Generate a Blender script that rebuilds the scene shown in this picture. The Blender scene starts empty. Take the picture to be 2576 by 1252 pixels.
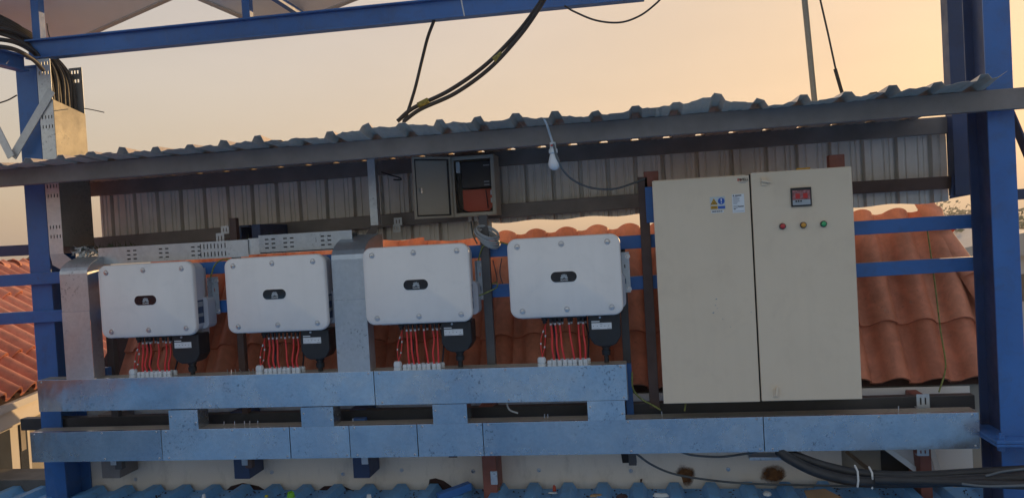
import bpy, math, random
from mathutils import Vector, Matrix
rnd = random.Random(7)
S = bpy.context.scene
COL = S.collection
rad = math.radians

# ------------------------------------------------------------------ camera
W, H, F = 2576.0, 1252.0, 3028.0 * 2576 / 4032
EYE = Vector((0, 0, 1.60))
_y, _p, _r = rad(9.06), rad(1.35), rad(3.29)
FW = Vector((-math.sin(_y) * math.cos(_p), math.cos(_y) * math.cos(_p), -math.sin(_p)))
_h = Vector((math.cos(_y), math.sin(_y), 0)); _v = _h.cross(FW)
RT = math.cos(_r) * _h - math.sin(_r) * _v
UP = math.sin(_r) * _h + math.cos(_r) * _v
cd = bpy.data.cameras.new('camera'); cam = bpy.data.objects.new('camera', cd); COL.objects.link(cam)
cam.matrix_world = Matrix(((RT.x, UP.x, -FW.x, EYE.x), (RT.y, UP.y, -FW.y, EYE.y), (RT.z, UP.z, -FW.z, EYE.z), (0, 0, 0, 1)))
cd.sensor_width = 36; cd.lens = 36 * 3028 / 4032; cd.clip_start = 0.05; cd.clip_end = 6000
S.camera = cam

# ------------------------------------------------------------------ light
SUN_EL, SUN_AZ = rad(8.0), rad(26.0)          # azimuth from +Y towards +X
w = bpy.data.worlds.new('World'); S.world = w; w.use_nodes = True
nt = w.node_tree; nt.nodes.clear()
sky = nt.nodes.new('ShaderNodeTexSky'); sky.sky_type = 'NISHITA'; sky.sun_disc = False
sky.sun_elevation = SUN_EL; sky.sun_rotation = SUN_AZ
sky.air_density = 1.2; sky.dust_density = 3.0; sky.ozone_density = 1.5; sky.altitude = 0
def wn(t, **k):
    n = nt.nodes.new(t)
    for q, v in k.items(): setattr(n, q, v)
    return n
def wl_(a, b): nt.links.new(a, b)
# hazy evening sky: Nishita colours, brightness levelled by haze, warm towards the sun
lum = wn('ShaderNodeRGBToBW'); wl_(sky.outputs[0], lum.inputs[0])
den = wn('ShaderNodeMath', operation='ADD'); wl_(lum.outputs[0], den.inputs[0]); den.inputs[1].default_value = 0.38
inv_ = wn('ShaderNodeMath', operation='DIVIDE'); inv_.inputs[0].default_value = 1.0; wl_(den.outputs[0], inv_.inputs[1])
geo = wn('ShaderNodeTexCoord'); dot = wn('ShaderNodeVectorMath', operation='DOT_PRODUCT'); wl_(geo.outputs['Generated'], dot.inputs[0])
dot.inputs[1].default_value = (math.sin(SUN_AZ) * math.cos(SUN_EL), math.cos(SUN_AZ) * math.cos(SUN_EL), math.sin(SUN_EL))
mr = wn('ShaderNodeMapRange', interpolation_type='SMOOTHSTEP'); wl_(dot.outputs['Value'], mr.inputs[0])
for i_, v_ in ((1, -.45), (2, .55), (3, .32), (4, .58)): mr.inputs[i_].default_value = v_
warm = wn('ShaderNodeVectorMath', operation='SCALE'); warm.inputs[0].default_value = (1.25, .965, .82); wl_(lum.outputs[0], warm.inputs['Scale'])
mx = wn('ShaderNodeMix', data_type='RGBA'); wl_(mr.outputs[0], mx.inputs[0]); wl_(sky.outputs[0], mx.inputs[6]); wl_(warm.outputs[0], mx.inputs[7])
lev = wn('ShaderNodeVectorMath', operation='SCALE'); wl_(mx.outputs[2], lev.inputs[0]); wl_(inv_.outputs[0], lev.inputs['Scale'])
fin = wn('ShaderNodeVectorMath', operation='SCALE'); wl_(lev.outputs[0], fin.inputs[0]); fin.inputs['Scale'].default_value = 4.95
# brighter glow close to the sun
gpow = wn('ShaderNodeGamma'); gpow.inputs[1].default_value = 1.5; wl_(sky.outputs[0], gpow.inputs[0])
glow = wn('ShaderNodeVectorMath', operation='MULTIPLY_ADD'); wl_(gpow.outputs[0], glow.inputs[0]); glow.inputs[1].default_value = (.006, .0065, .006); wl_(fin.outputs[0], glow.inputs[2])
bg = wn('ShaderNodeBackground'); bg.inputs[1].default_value = 0.13
out = wn('ShaderNodeOutputWorld')
cn = wn('ShaderNodeTexNoise'); cm = wn('ShaderNodeMapping'); cm.inputs['Scale'].default_value = (1.6, 1.6, 7.0)
wl_(geo.outputs['Generated'], cm.inputs[0]); wl_(cm.outputs[0], cn.inputs['Vector']); cn.inputs['Scale'].default_value = 1.7; cn.inputs['Detail'].default_value = 5
cr = wn('ShaderNodeMapRange'); wl_(cn.outputs['Fac'], cr.inputs[0])
for i_, v_ in ((1, .3), (2, .7), (3, .955), (4, 1.045)): cr.inputs[i_].default_value = v_
veil = wn('ShaderNodeVectorMath', operation='SCALE'); wl_(glow.outputs[0], veil.inputs[0]); wl_(cr.outputs[0], veil.inputs['Scale'])
wl_(veil.outputs[0], bg.inputs[0]); wl_(bg.outputs[0], out.inputs[0])
sl = bpy.data.lights.new('sun', 'SUN'); sl.energy = 4.4; sl.angle = rad(0.6); sl.color = (1.0, 0.62, 0.27)
so = bpy.data.objects.new('sun', sl); COL.objects.link(so)
sd = Vector((math.sin(SUN_AZ) * math.cos(SUN_EL), math.cos(SUN_AZ) * math.cos(SUN_EL), math.sin(SUN_EL)))
so.rotation_euler = sd.to_track_quat('Z', 'Y').to_euler(); so.location = sd * 30
vs = S.view_settings; vs.view_transform = 'Standard'; vs.look = 'None'; vs.exposure = 0.10; vs.gamma = 1.0
vs.use_curve_mapping = False
S.render.engine = 'CYCLES'

# ------------------------------------------------------------------ helpers
def at(x, y, Y):
    """world point on the upright plane at depth Y, from a position on the 2576 px wide photo"""
    d = FW + RT * ((x - W / 2) / F) - UP * ((y - H / 2) / F)
    return EYE + d * (Y / d.y)

ORG = {}
class MB:
    def __init__(s): s.v = []; s.f = []
    def add(s, vs_, fs):
        n = len(s.v); s.v += [tuple(q) for q in vs_]; s.f += [tuple(i + n for i in q) for q in fs]; return s
    def box(s, x0, x1, y0, y1, z0, z1):
        return s.add([(x0,y0,z0),(x1,y0,z0),(x1,y1,z0),(x0,y1,z0),(x0,y0,z1),(x1,y0,z1),(x1,y1,z1),(x0,y1,z1)],
                     [(0,3,2,1),(4,5,6,7),(0,1,5,4),(1,2,6,5),(2,3,7,6),(3,0,4,7)])
    def bar(s, a, b, w_, h_, up=(0, 0, 1)):
        a = Vector(a); b = Vector(b); d = (b - a).normalized(); sx = d.cross(Vector(up)).normalized(); sz = sx.cross(d)
        vs_ = []
        for p in (a, b):
            for i, j in ((-1,-1),(1,-1),(1,1),(-1,1)): vs_.append(p + sx * (i * w_ / 2) + sz * (j * h_ / 2))
        return s.add(vs_, [(3,2,1,0),(4,5,6,7),(0,1,5,4),(1,2,6,5),(2,3,7,6),(3,0,4,7)])
    def prism(s, poly, ext):
        n = len(poly); ext = Vector(ext); a = [Vector(p) for p in poly]
        return s.add(a + [p + ext for p in a], [tuple(range(n))[::-1], tuple(range(n, 2 * n))] + [(i, (i + 1) % n, n + (i + 1) % n, n + i) for i in range(n)])
    def flat(s, poly): return s.add(poly, [tuple(range(len(poly)))])
    def tube(s, pts, r, n=8, caps=True):
        pts = [Vector(p) for p in pts]; m = len(pts); rs = r if isinstance(r, (list, tuple)) else [r] * m
        ref = None; vs_ = []; fs = []
        for i, p in enumerate(pts):
            d = (pts[min(i + 1, m - 1)] - pts[max(i - 1, 0)]).normalized()
            if ref is None: ref = d.orthogonal().normalized()
            ref = (ref - d * ref.dot(d)).normalized(); b = d.cross(ref)
            for k in range(n):
                a = 2 * math.pi * k / n; vs_.append(p + (ref * math.cos(a) + b * math.sin(a)) * rs[i])
        for i in range(m - 1):
            for k in range(n): fs.append((i*n+k, i*n+(k+1)%n, (i+1)*n+(k+1)%n, (i+1)*n+k))
        if caps: fs += [tuple(range(n))[::-1], tuple(range((m-1)*n, m*n))]
        return s.add(vs_, fs)
    def lathe(s, prof, o, axis, n=12):
        """prof: (radius, distance along axis)"""
        o = Vector(o); ax = Vector(axis).normalized(); a = ax.orthogonal().normalized(); b = ax.cross(a); m = len(prof); vs_ = []; fs = []
        for r, t in prof:
            for k in range(n):
                q = 2 * math.pi * k / n; vs_.append(o + ax * t + (a * math.cos(q) + b * math.sin(q)) * r)
        for i in range(m - 1):
            for k in range(n): fs.append((i*n+k, i*n+(k+1)%n, (i+1)*n+(k+1)%n, (i+1)*n+k))
        fs += [tuple(range(n))[::-1], tuple(range((m-1)*n, m*n))]
        return s.add(vs_, fs)
    def build(s, name, mat, parent=None, smooth=None, bevel=0, solid=0):
        me = bpy.data.meshes.new(name)
        og = ORG.get(parent, Vector((0, 0, 0)))
        me.from_pydata([(x - og.x, y - og.y, z - og.z) for x, y, z in s.v], [], s.f); me.update()
        me.materials.append(M[mat] if isinstance(mat, str) else mat)
        if smooth:
            me.polygons.foreach_set('use_smooth', [True] * len(me.polygons)); me.set_sharp_from_angle(angle=rad(smooth))
        o = bpy.data.objects.new(name, me); COL.objects.link(o)
        if parent: o.parent = parent
        ORG[o] = og
        if solid:
            m_ = o.modifiers.new('thickness', 'SOLIDIFY'); m_.thickness = solid; m_.offset = 0
        if bevel:
            m_ = o.modifiers.new('bevel', 'BEVEL'); m_.width = bevel; m_.segments = 2; m_.limit_method = 'ANGLE'; m_.angle_limit = rad(40)
        return o

def tag(o, label, cat, group=None):
    o['label'] = label; o['category'] = cat
    if group: o['group'] = group
    return o
def struct(o): o['kind'] = 'structure'; return o
def empty(name, loc, label=None, cat=None, group=None):
    o = bpy.data.objects.new(name, None); COL.objects.link(o); o.location = loc; o.empty_display_size = 0.1; ORG[o] = Vector(loc)
    if label: tag(o, label, cat, group)
    return o
def copy_tree(o, parent=None):
    c = o.copy(); COL.objects.link(c); c.parent = parent
    for ch in list(o.children): copy_tree(ch, c)
    return c
def arc(pts, n=8):
    """smooth curve through points (Catmull-Rom)"""
    P = [Vector(p) for p in pts]; P = [P[0] * 2 - P[1]] + P + [P[-1] * 2 - P[-2]]; r = []
    for i in range(1, len(P) - 2):
        for k in range(n):
            t = k / n; a, b, c, d = P[i-1:i+3]
            r.append(0.5 * ((2*b) + (c-a)*t + (2*a-5*b+4*c-d)*t*t + (3*b-a-3*c+d)*t**3))
    r.append(P[-2]); return r
def rrect(w_, h_, r, n=6, cx=0, cz=0):
    p = []
    for sx, sz, a0 in ((1, 1, 0), (-1, 1, 90), (-1, -1, 180), (1, -1, 270)):
        for k in range(n + 1):
            a = rad(a0 + 90 * k / n); p.append((cx + sx * (w_/2 - r) + r * math.cos(a), cz + sz * (h_/2 - r) + r * math.sin(a)))
    return p
def loops(mb, rings):
    """skin closed rings, cap both ends"""
    n = len(rings[0]); vs_ = [q for r in rings for q in r]; fs = []
    for i in range(len(rings) - 1):
        for k in range(n): fs.append((i*n+k, i*n+(k+1)%n, (i+1)*n+(k+1)%n, (i+1)*n+k))
    fs += [tuple(range(n))[::-1], tuple(range((len(rings)-1)*n, len(rings)*n))]
    return mb.add(vs_, fs)
def perforated(mb, o, ax, ay, w_, h_, slots):
    """plate o + a*ax + b*ay with true holes; slots = (a0, a1, b0, b1)"""
    o = Vector(o); ax = Vector(ax); ay = Vector(ay)
    xs = sorted({0, w_} | {q for s in slots for q in s[:2] if 0 < q < w_}); ys = sorted({0, h_} | {q for s in slots for q in s[2:] if 0 < q < h_})
    for i in range(len(xs) - 1):
        j0 = 0
        for j in range(len(ys) - 1):
            cx, cy = (xs[i] + xs[i+1]) / 2, (ys[j] + ys[j+1]) / 2
            if any(a < cx < b and c < cy < d for a, b, c, d in slots): continue
            mb.flat([o + ax*xs[i] + ay*ys[j], o + ax*xs[i+1] + ay*ys[j], o + ax*xs[i+1] + ay*ys[j+1], o + ax*xs[i] + ay*ys[j+1]])
    return mb
def text_mesh(txt, size, mat, name, parent, loc, bold=0.0):
    cu = bpy.data.curves.new('t', 'FONT'); cu.body = txt; cu.size = size; cu.align_x = 'CENTER'; cu.align_y = 'CENTER'; cu.offset = bold; cu.resolution_u = 3
    t = bpy.data.objects.new('t', cu); COL.objects.link(t)
    me = bpy.data.meshes.new_from_object(t); bpy.data.objects.remove(t); bpy.data.curves.remove(cu)
    me.transform(Matrix.Rotation(rad(90), 4, 'X')); me.transform(Matrix.Translation(Vector(loc) - ORG.get(parent, Vector((0,0,0)))))
    me.materials.clear(); me.materials.append(M[mat]); me.name = name
    o = bpy.data.objects.new(name, me); COL.objects.link(o); o.parent = parent; ORG[o] = ORG.get(parent, Vector((0,0,0))); return o

# ------------------------------------------------------------------ materials
M = {}
def node(nt, t, **k):
    n = nt.nodes.new(t)
    for a, b in k.items(): setattr(n, a, b)
    return n
def ramp(nt, fac, stops):
    r = node(nt, 'ShaderNodeValToRGB'); nt.links.new(fac, r.inputs[0]); e = r.color_ramp.elements
    while len(e) < len(stops): e.new(0.5)
    for el, (p, c) in zip(e, stops): el.position = p; el.color = (*c, 1) if len(c) == 3 else c
    return r.outputs[0]
def noise(nt, scale, detail=4, rough=.55, stretch=(1, 1, 1), dist=0):
    tc = node(nt, 'ShaderNodeTexCoord'); mp = node(nt, 'ShaderNodeMapping'); mp.inputs['Scale'].default_value = stretch
    geo = node(nt, 'ShaderNodeNewGeometry')
    nt.links.new(geo.outputs['Position'], mp.inputs[0])
    n = node(nt, 'ShaderNodeTexNoise'); n.inputs['Scale'].default_value = scale; n.inputs['Detail'].default_value = detail
    n.inputs['Roughness'].default_value = rough; n.inputs['Distortion'].default_value = dist
    nt.links.new(mp.outputs[0], n.inputs['Vector']); return n.outputs['Fac']
def mixc(nt, fac, a, b, mode='MIX'):
    m = node(nt, 'ShaderNodeMix', data_type='RGBA', blend_type=mode)
    for s_, v in ((0, fac), (6, a), (7, b)):
        if isinstance(v, (int, float)): m.inputs[s_].default_value = v
        elif isinstance(v, tuple): m.inputs[s_].default_value = (*v, 1)
        else: nt.links.new(v, m.inputs[s_])
    return m.outputs[2]
def base(name):
    m = bpy.data.materials.new(name); m.use_nodes = True; M[name] = m
    return m.node_tree, m.node_tree.nodes['Principled BSDF']
def bump(nt, b, h, strength, dist=0.01):
    n = node(nt, 'ShaderNodeBump'); n.inputs['Strength'].default_value = strength; n.inputs['Distance'].default_value = dist
    nt.links.new(h, n.inputs['Height']); nt.links.new(n.outputs[0], b.inputs['Normal'])
def paint(name, c, rough=.5, var=.12, metal=0, dirt=None, dirt_amt=.35, scale=6, spec=.5, bmp=0, coat=0, streak=0):
    t, b = base(name)
    n = noise(t, scale, 6); k = ramp(t, n, [(.3, tuple(q * (1 - var) for q in c)), (.7, tuple(min(1, q * (1 + var)) for q in c))])
    if dirt:
        d = ramp(t, noise(t, scale * 2.3, 8, .7, dist=.6), [(.52, (0, 0, 0)), (.75, (dirt_amt,) * 3)]); k = mixc(t, d, k, dirt)
    if streak:
        d = ramp(t, noise(t, 14, 5, .65, (1, 1, .07)), [(.45, (1, 1, 1)), (.75, (1 - streak,) * 3)]); k = mixc(t, 1.0, k, d, 'MULTIPLY')
        d = ramp(t, noise(t, 90, 3, .6), [(.68, (0, 0, 0)), (.76, (streak * 3,) * 3)]); k = mixc(t, d, k, (.3, .27, .23))
    t.links.new(k, b.inputs['Base Color'])
    r = ramp(t, noise(t, scale * 3, 5), [(.3, (max(0, rough - .1),) * 3), (.7, (min(1, rough + .1),) * 3)]); t.links.new(r, b.inputs['Roughness'])
    b.inputs['Metallic'].default_value = metal; b.inputs['Specular IOR Level'].default_value = spec; b.inputs['Coat Weight'].default_value = coat
    if bmp: bump(t, b, noise(t, scale * 8, 5), bmp, .004)
    return M[name]
def galv(name, c, rough=.38, metal=.85, specks=.5, wav=.15, scratch=0):
    t, b = base(name)
    geo = node(t, 'ShaderNodeNewGeometry'); vo = node(t, 'ShaderNodeTexVoronoi'); vo.inputs['Scale'].default_value = 60
    t.links.new(geo.outputs['Position'], vo.inputs['Vector'])
    sp = node(t, 'ShaderNodeSeparateColor'); t.links.new(vo.outputs['Color'], sp.inputs[0])
    k = ramp(t, sp.outputs[0], [(0, tuple(q * .95 for q in c)), (1, tuple(min(1, q * 1.05) for q in c))])
    oi = node(t, 'ShaderNodeObjectInfo'); k = mixc(t, 1.0, k, ramp(t, oi.outputs['Random'], [(0, (.78, .80, .82)), (1, (1.08, 1.07, 1.05))]), 'MULTIPLY')
    d = ramp(t, noise(t, 2.3, 5, .6, (1, 1, .7), dist=.8), [(.32, (.82, .85, .89)), (.68, (1.03, 1.02, 1.01))]); k = mixc(t, 1.0, k, d, 'MULTIPLY')
    cl = ramp(t, noise(t, 4.2, 3), [(.52, (0, 0, 0)), (.62, (1, 1, 1))])
    dk = ramp(t, noise(t, 62, 4, .65), [(.58, (0, 0, 0)), (.64, (specks,) * 3)]); dk = mixc(t, 1.0, dk, cl, 'MULTIPLY')
    k = mixc(t, dk, k, (.07, .09, .11))
    st_ = ramp(t, noise(t, 26, 6, .7), [(.64, (0, 0, 0)), (.72, (.55,) * 3)]); st_ = mixc(t, 1.0, st_, ramp(t, noise(t, 3.3, 3), [(.5, (.12 + scratch,) * 3), (.62, (.35 + scratch,) * 3)]), 'MULTIPLY')
    k = mixc(t, st_, k, (.75, .76, .76)); t.links.new(k, b.inputs['Base Color'])
    r_ = ramp(t, noise(t, 3, 6, .65), [(.3, (rough - .08,) * 3), (.7, (rough + .14,) * 3)]); r_ = mixc(t, st_, r_, (.8, .8, .8)); t.links.new(r_, b.inputs['Roughness'])
    b.inputs['Metallic'].default_value = metal; bump(t, b, noise(t, 3.4, 3, .5, (1, 1, .6)), wav, .05)
    return M[name]

paint('post_steel', (.085, .08, .082), .5, .2, scale=5)
paint('black_steel', (.05, .05, .053), .5, .2, scale=5)
t, b = base('blue_steel')
k = ramp(t, noise(t, 3, 6, .6), [(.3, (.028, .122, .36)), (.7, (.044, .165, .45))])
d = ramp(t, noise(t, 9, 8, .7, dist=.6), [(.5, (0, 0, 0)), (.74, (.45, .45, .45))]); k = mixc(t, d, k, (.05, .08, .14))
d = ramp(t, noise(t, 34, 6, .75), [(.66, (0, 0, 0)), (.70, (.85, .85, .85))]); k = mixc(t, d, k, (.10, .055, .035))
d = ramp(t, noise(t, 5, 6, .7, (1, 1, .15)), [(.6, (0, 0, 0)), (.8, (.35, .35, .35))]); k = mixc(t, d, k, (.22, .27, .34))
t.links.new(k, b.inputs['Base Color']); t.links.new(ramp(t, noise(t, 12, 5), [(.3, (.32,) * 3), (.7, (.58,) * 3)]), b.inputs['Roughness']); bump(t, b, noise(t, 40, 4), .12, .003)
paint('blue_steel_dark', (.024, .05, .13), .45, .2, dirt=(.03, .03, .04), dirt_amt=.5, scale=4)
paint('dark_steel', (.20, .175, .165), .45, .2, dirt=(.13, .10, .08), dirt_amt=.25, scale=5, bmp=.06)
paint('brown_primer', (.095, .055, .046), .6, .2, dirt=(.05, .04, .04), scale=8)
paint('red_primer', (.26, .085, .06), .6, .2, dirt=(.07, .04, .03), scale=8)
galv('galvanised', (.60, .63, .66), .42, .75, .55, .12)
galv('galvanised_lid', (.70, .74, .77), .20, .88, .6, .30)
galv('galvanised_scratched', (.60, .62, .64), .42, .7, .6, .10, .6)
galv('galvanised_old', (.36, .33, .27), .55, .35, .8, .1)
galv('aluzinc', (.74, .60, .47), .5, .15, .35, .05)
t, b = base('wall_metal')
k = ramp(t, noise(t, 16, 3, .6, (1, 1, .03)), [(.32, (.78, .755, .71)), (.5, (.85, .82, .77)), (.68, (.88, .855, .81))])
d = ramp(t, noise(t, 5, 6, .6), [(.35, (.86, .86, .85)), (.65, (1, 1, 1))]); k = mixc(t, 1, k, d, 'MULTIPLY')
t.links.new(k, b.inputs['Base Color']); b.inputs['Roughness'].default_value = .42; b.inputs['Metallic'].default_value = .05
paint('white_cover', (.86, .815, .77), .45, .03, dirt=(.5, .5, .5), dirt_amt=.2, scale=3, streak=.045)
paint('white_body', (.58, .58, .62), .5, .06)
paint('cabinet_paint', (.74, .60, .44), .42, .025, dirt=(.56, .43, .31), dirt_amt=.3, scale=2.5, bmp=.02, streak=.03)
paint('box_paint', (.44, .40, .33), .45, .05)
paint('black_plastic', (.014, .016, .02), .45, .2)
paint('black_rubber', (.02, .021, .024), .5, .3, dirt=(.04, .04, .04), dirt_amt=.2, scale=9)
paint('grey_rubber', (.10, .115, .125), .5, .2)
paint('grey_cable', (.36, .37, .37), .5, .15)
paint('red_cable', (.74, .045, .042), .38, .1)
paint('white_plastic', (.62, .66, .68), .4, .08)
paint('green_wire', (.22, .24, .06), .5, .5, scale=60)
paint('steel_bright', (.6, .6, .62), .3, .1, metal=.9)
paint('black_hole', (.008, .008, .009), .7, .2)
paint('badge', (.008, .012, .018), .12, .1, coat=.5)
paint('print_white', (.74, .75, .76), .5, .02)
paint('print_grey', (.30, .32, .34), .5, .05)
paint('print_black', (.012, .012, .014), .5, .05)
paint('print_red', (.5, .02, .02), .5, .05)
paint('print_navy', (.025, .05, .12), .5, .3, scale=90)
paint('sign_yellow', (.62, .33, .02), .5, .05)
paint('sign_blue', (.025, .10, .42), .5, .05)
paint('sticker_clear', (.52, .56, .56), .35, .02)
paint('lamp_red', (.55, .02, .025), .15, .1, coat=.6)
paint('lamp_amber', (.62, .27, .015), .15, .1, coat=.6)
paint('lamp_green', (.015, .38, .12), .15, .1, coat=.6)
paint('orange_panel', (.55, .085, .04), .5, .06)
paint('dark_unit', (.025, .025, .03), .4, .2)
paint('meter_face', (.30, .12, .13), .2, .6, scale=70)
paint('meter_grey', (.36, .39, .41), .4, .05)
paint('tape', (.22, .18, .03), .5, .7, scale=80)
paint('aluminium', (.62, .60, .57), .4, .06, metal=.6)
paint('backsheet', (.86, .83, .80), .55, .03)
paint('card', (.40, .25, .13), .8, .08)
paint('wood', (.16, .11, .07), .8, .3, scale=14)
paint('scrap_white', (.62, .63, .62), .6, .1)
paint('scrap_green', (.16, .45, .02), .5, .1)
paint('scrap_yellow', (.5, .45, .02), .5, .1)
paint('tar', (.05, .02, .018), .7, .3, scale=20)
paint('concrete', (.22, .21, .195), .9, .2, dirt=(.1, .1, .09), scale=5, bmp=.3)
paint('glass_dark', (.05, .055, .06), .12, .3, scale=2)
paint('curtain', (.35, .32, .29), .8, .2)
paint('pvc', (.70, .68, .66), .5, .04)
paint('moss', (.05, .075, .018), .9, .5, scale=30)

# terracotta: tile to tile variation, lichen, soot
t, b = base('terracotta')
oi = node(t, 'ShaderNodeObjectInfo')
k = ramp(t, oi.outputs['Random'], [(0, (.56, .185, .10)), (.5, (.65, .23, .132)), (1, (.72, .285, .17))])
d = ramp(t, noise(t, 9, 8, .65, dist=.4), [(.35, (.72, .70, .68)), (.65, (1.06, 1.04, 1.02))]); k = mixc(t, 1, k, d, 'MULTIPLY')
lc = ramp(t, noise(t, 40, 6, .7), [(.60, (0, 0, 0)), (.72, (.55, .55, .55))]); k = mixc(t, lc, k, (.14, .065, .05))
lc = ramp(t, noise(t, 14, 7, .75), [(.64, (0, 0, 0)), (.72, (.5, .5, .5))]); k = mixc(t, lc, k, (.38, .30, .22))
t.links.new(k, b.inputs['Base Color']); b.inputs['Roughness'].default_value = .62; bump(t, b, noise(t, 60, 5), .12, .004)
# blue trapezoid roof: worn coating, dust in the pans
t, b = base('blue_roof')
k = ramp(t, noise(t, 3, 6, .6, (1, .25, 1)), [(.3, (.11, .36, .70)), (.7, (.17, .46, .80))])
d = ramp(t, noise(t, 13, 8, .7, dist=.8), [(.5, (0, 0, 0)), (.75, (.5, .5, .5))]); k = mixc(t, d, k, (.16, .17, .17))
t.links.new(k, b.inputs['Base Color']); b.inputs['Roughness'].default_value = .45; b.inputs['Metallic'].default_value = .1
# white fascia: rust bleeding and grime
t, b = base('fascia')
k = ramp(t, noise(t, 2, 5), [(.3, (.80, .73, .65)), (.7, (.88, .81, .73))])
d = ramp(t, noise(t, 9, 8, .7, (1, 1, .35)), [(.55, (0, 0, 0)), (.8, (.45, .45, .45))]); k = mixc(t, d, k, (.27, .24, .21))
t.links.new(k, b.inputs['Base Color']); b.inputs['Roughness'].default_value = .5
t, b = base('rust')
k = ramp(t, noise(t, 30, 8, .7), [(.3, (.025, .012, .008)), (.55, (.17, .065, .015)), (.75, (.30, .16, .06))])
t.links.new(k, b.inputs['Base Color']); b.inputs['Roughness'].default_value = .9
tc = node(t, 'ShaderNodeTexCoord'); mp = node(t, 'ShaderNodeMapping'); mp.inputs['Location'].default_value = (-1, 0, -1); mp.inputs['Scale'].default_value = (2, 0, 2)
t.links.new(tc.outputs['Generated'], mp.inputs[0]); gr = node(t, 'ShaderNodeTexGradient', gradient_type='SPHERICAL'); t.links.new(mp.outputs[0], gr.inputs[0])
ad = node(t, 'ShaderNodeMath', operation='ADD'); t.links.new(gr.outputs['Fac'], ad.inputs[0]); t.links.new(noise(t, 26, 8, .75), ad.inputs[1])
t.links.new(ramp(t, ad.outputs[0], [(.62, (0, 0, 0)), (1.0, (.9, .9, .9))]), b.inputs['Alpha'])
paint('plaster', (.36, .34, .30), .85, .1, dirt=(.3, .28, .25), scale=3)
paint('ground', (.15, .15, .15), .95, .35, scale=.05)
paint('hill', (.10, .11, .075), .95, .3, scale=.02)
paint('leaf_a', (.075, .10, .035), .7, .3, scale=1.5)
paint('leaf_b', (.10, .105, .05), .7, .3, scale=1.5)
paint('bark', (.09, .07, .05), .9, .3)
paint('far_wall', (.5, .47, .43), .8, .1, scale=.5)
paint('far_roof', (.36, .36, .36), .6, .1, scale=.5)

# ------------------------------------------------------------------ setting: ground, hills, roof we stand on
g = MB(); g.flat([(-3000, -3000, -7), (3000, -3000, -7), (3000, 3000, -7), (-3000, 3000, -7)]); struct(g.build('ground', 'ground'))
g = MB(); R_ = 2200; N_ = 120; vs_ = []
for i in range(N_ + 1):
    a = rad(-75 + 150 * i / N_); hh = 8 + 9 * math.sin(i * .31) * math.sin(i * .11 + 1) + 4 * rnd.random()
    vs_ += [(R_ * math.sin(a), R_ * math.cos(a), -8), (R_ * 1.15 * math.sin(a), R_ * 1.15 * math.cos(a), hh), (R_ * 1.4 * math.sin(a), R_ * 1.4 * math.cos(a), -8)]
fs = []
for i in range(N_):
    a = i * 3; fs += [(a, a + 3, a + 4, a + 1), (a + 1, a + 4, a + 5, a + 2)]
g.add(vs_, fs); struct(g.build('hills', 'hill', smooth=60))

rf = empty('corrugated_roof', (0, 0, 0)); struct(rf)
RIB = 0.213
def rib_profile(x0, n, p, h, top, foot, off=0):
    """trapezoid sheet cross section, (x, dz)"""
    q = []
    for i in range(n):
        c = x0 + p * (i + .5)
        q += [(x0 + p * i, 0), (c - foot / 2, 0), (c - top / 2, h), (c + top / 2, h), (c + foot / 2, 0)]
    q.append((x0 + p * n, 0)); return q
for k in range(-7, 13):
    x0 = -6.55 + k * RIB * 5
    pr = rib_profile(x0, 5, RIB, .040, .052, .105)
    g = MB(); vs_ = []; ys = [-14, 0, 3, 4.2, 4.68]
    for y in ys: vs_ += [(x, y, -.006 + dz + (.003 if k % 2 else 0)) for x, dz in pr]
    n = len(pr); g.add(vs_, [(j*n+i, j*n+i+1, (j+1)*n+i+1, (j+1)*n+i) for j in range(len(ys)-1) for i in range(n-1)])
    g.build('roof_sheet', 'blue_roof', rf, solid=.002)
# carcass of the building under that roof
hb = empty('workshop_building', (0, 0, -7), 'low workshop building under the blue corrugated roof', 'building')
MB().box(-13.9, 7.2, -13.9, 4.62, -7, -.06).build('wall', 'plaster', hb)

# ------------------------------------------------------------------ tiled house behind the frame
PIT = rad(60); EAVE = Vector((0, 4.74, .583)); TW, TL, TE = .2125, .42, .36
def tile_mesh():
    n = 16; xs = []; prof = []
    for i in range(n + 1):
        u = i / n; x = TW * 1.06 * u
        if u < .33: z = .005 * math.cos(u / .33 * math.pi * 2) + .002
        else: z = .008 + .064 * max(0.0, math.sin((u - .33) / .67 * math.pi)) ** .75
        prof.append((x, z))
    rows = [(0, 1.0), (.03, 1.0), (TL, .93)]
    v_ = []; f_ = []
    for y, s_ in rows: v_ += [(x, y, z * s_ + (.004 if y < .02 else 0)) for x, z in prof]
    m = n + 1
    for j in range(2):
        for i in range(n): f_.append((j*m+i, j*m+i+1, (j+1)*m+i+1, (j+1)*m+i))
    v_ += [(x, 0, z - .014) for x, z in prof]
    for i in range(n): f_.append((3*m+i, 3*m+i+1, i+1, i))
    v_ += [(prof[-1][0], TL, -.01)]; f_.append((4*m-1, 4*m, 3*m-1, 2*m-1, m-1))
    me = bpy.data.meshes.new('tile'); me.from_pydata(v_, [], f_); me.update(); me.materials.append(M['terracotta'])
    me.polygons.foreach_set('use_smooth', [True] * len(me.polygons)); me.set_sharp_from_angle(angle=rad(50)); return me
TILE = tile_mesh()
def cap_mesh():
    n = 10; v_ = []; f_ = []
    for y, r, dz in ((0, .098, .012), (.035, .098, .012), (.04, .09, .0), (.40, .078, -.012)):
        for i in range(n + 1):
            a = math.pi * i / n; v_.append((r * math.cos(a), y, r * .75 * math.sin(a) + dz))
    for j in range(3):
        for i in range(n): f_.append((j*(n+1)+i, j*(n+1)+i+1, (j+1)*(n+1)+i+1, (j+1)*(n+1)+i))
    me = bpy.data.meshes.new('hip_tile'); me.from_pydata(v_, [], [q[::-1] for q in f_]); me.update(); me.materials.append(M['terracotta'])
    me.polygons.foreach_set('use_smooth', [True] * len(me.polygons)); me.set_sharp_from_angle(angle=rad(50)); return me
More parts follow.
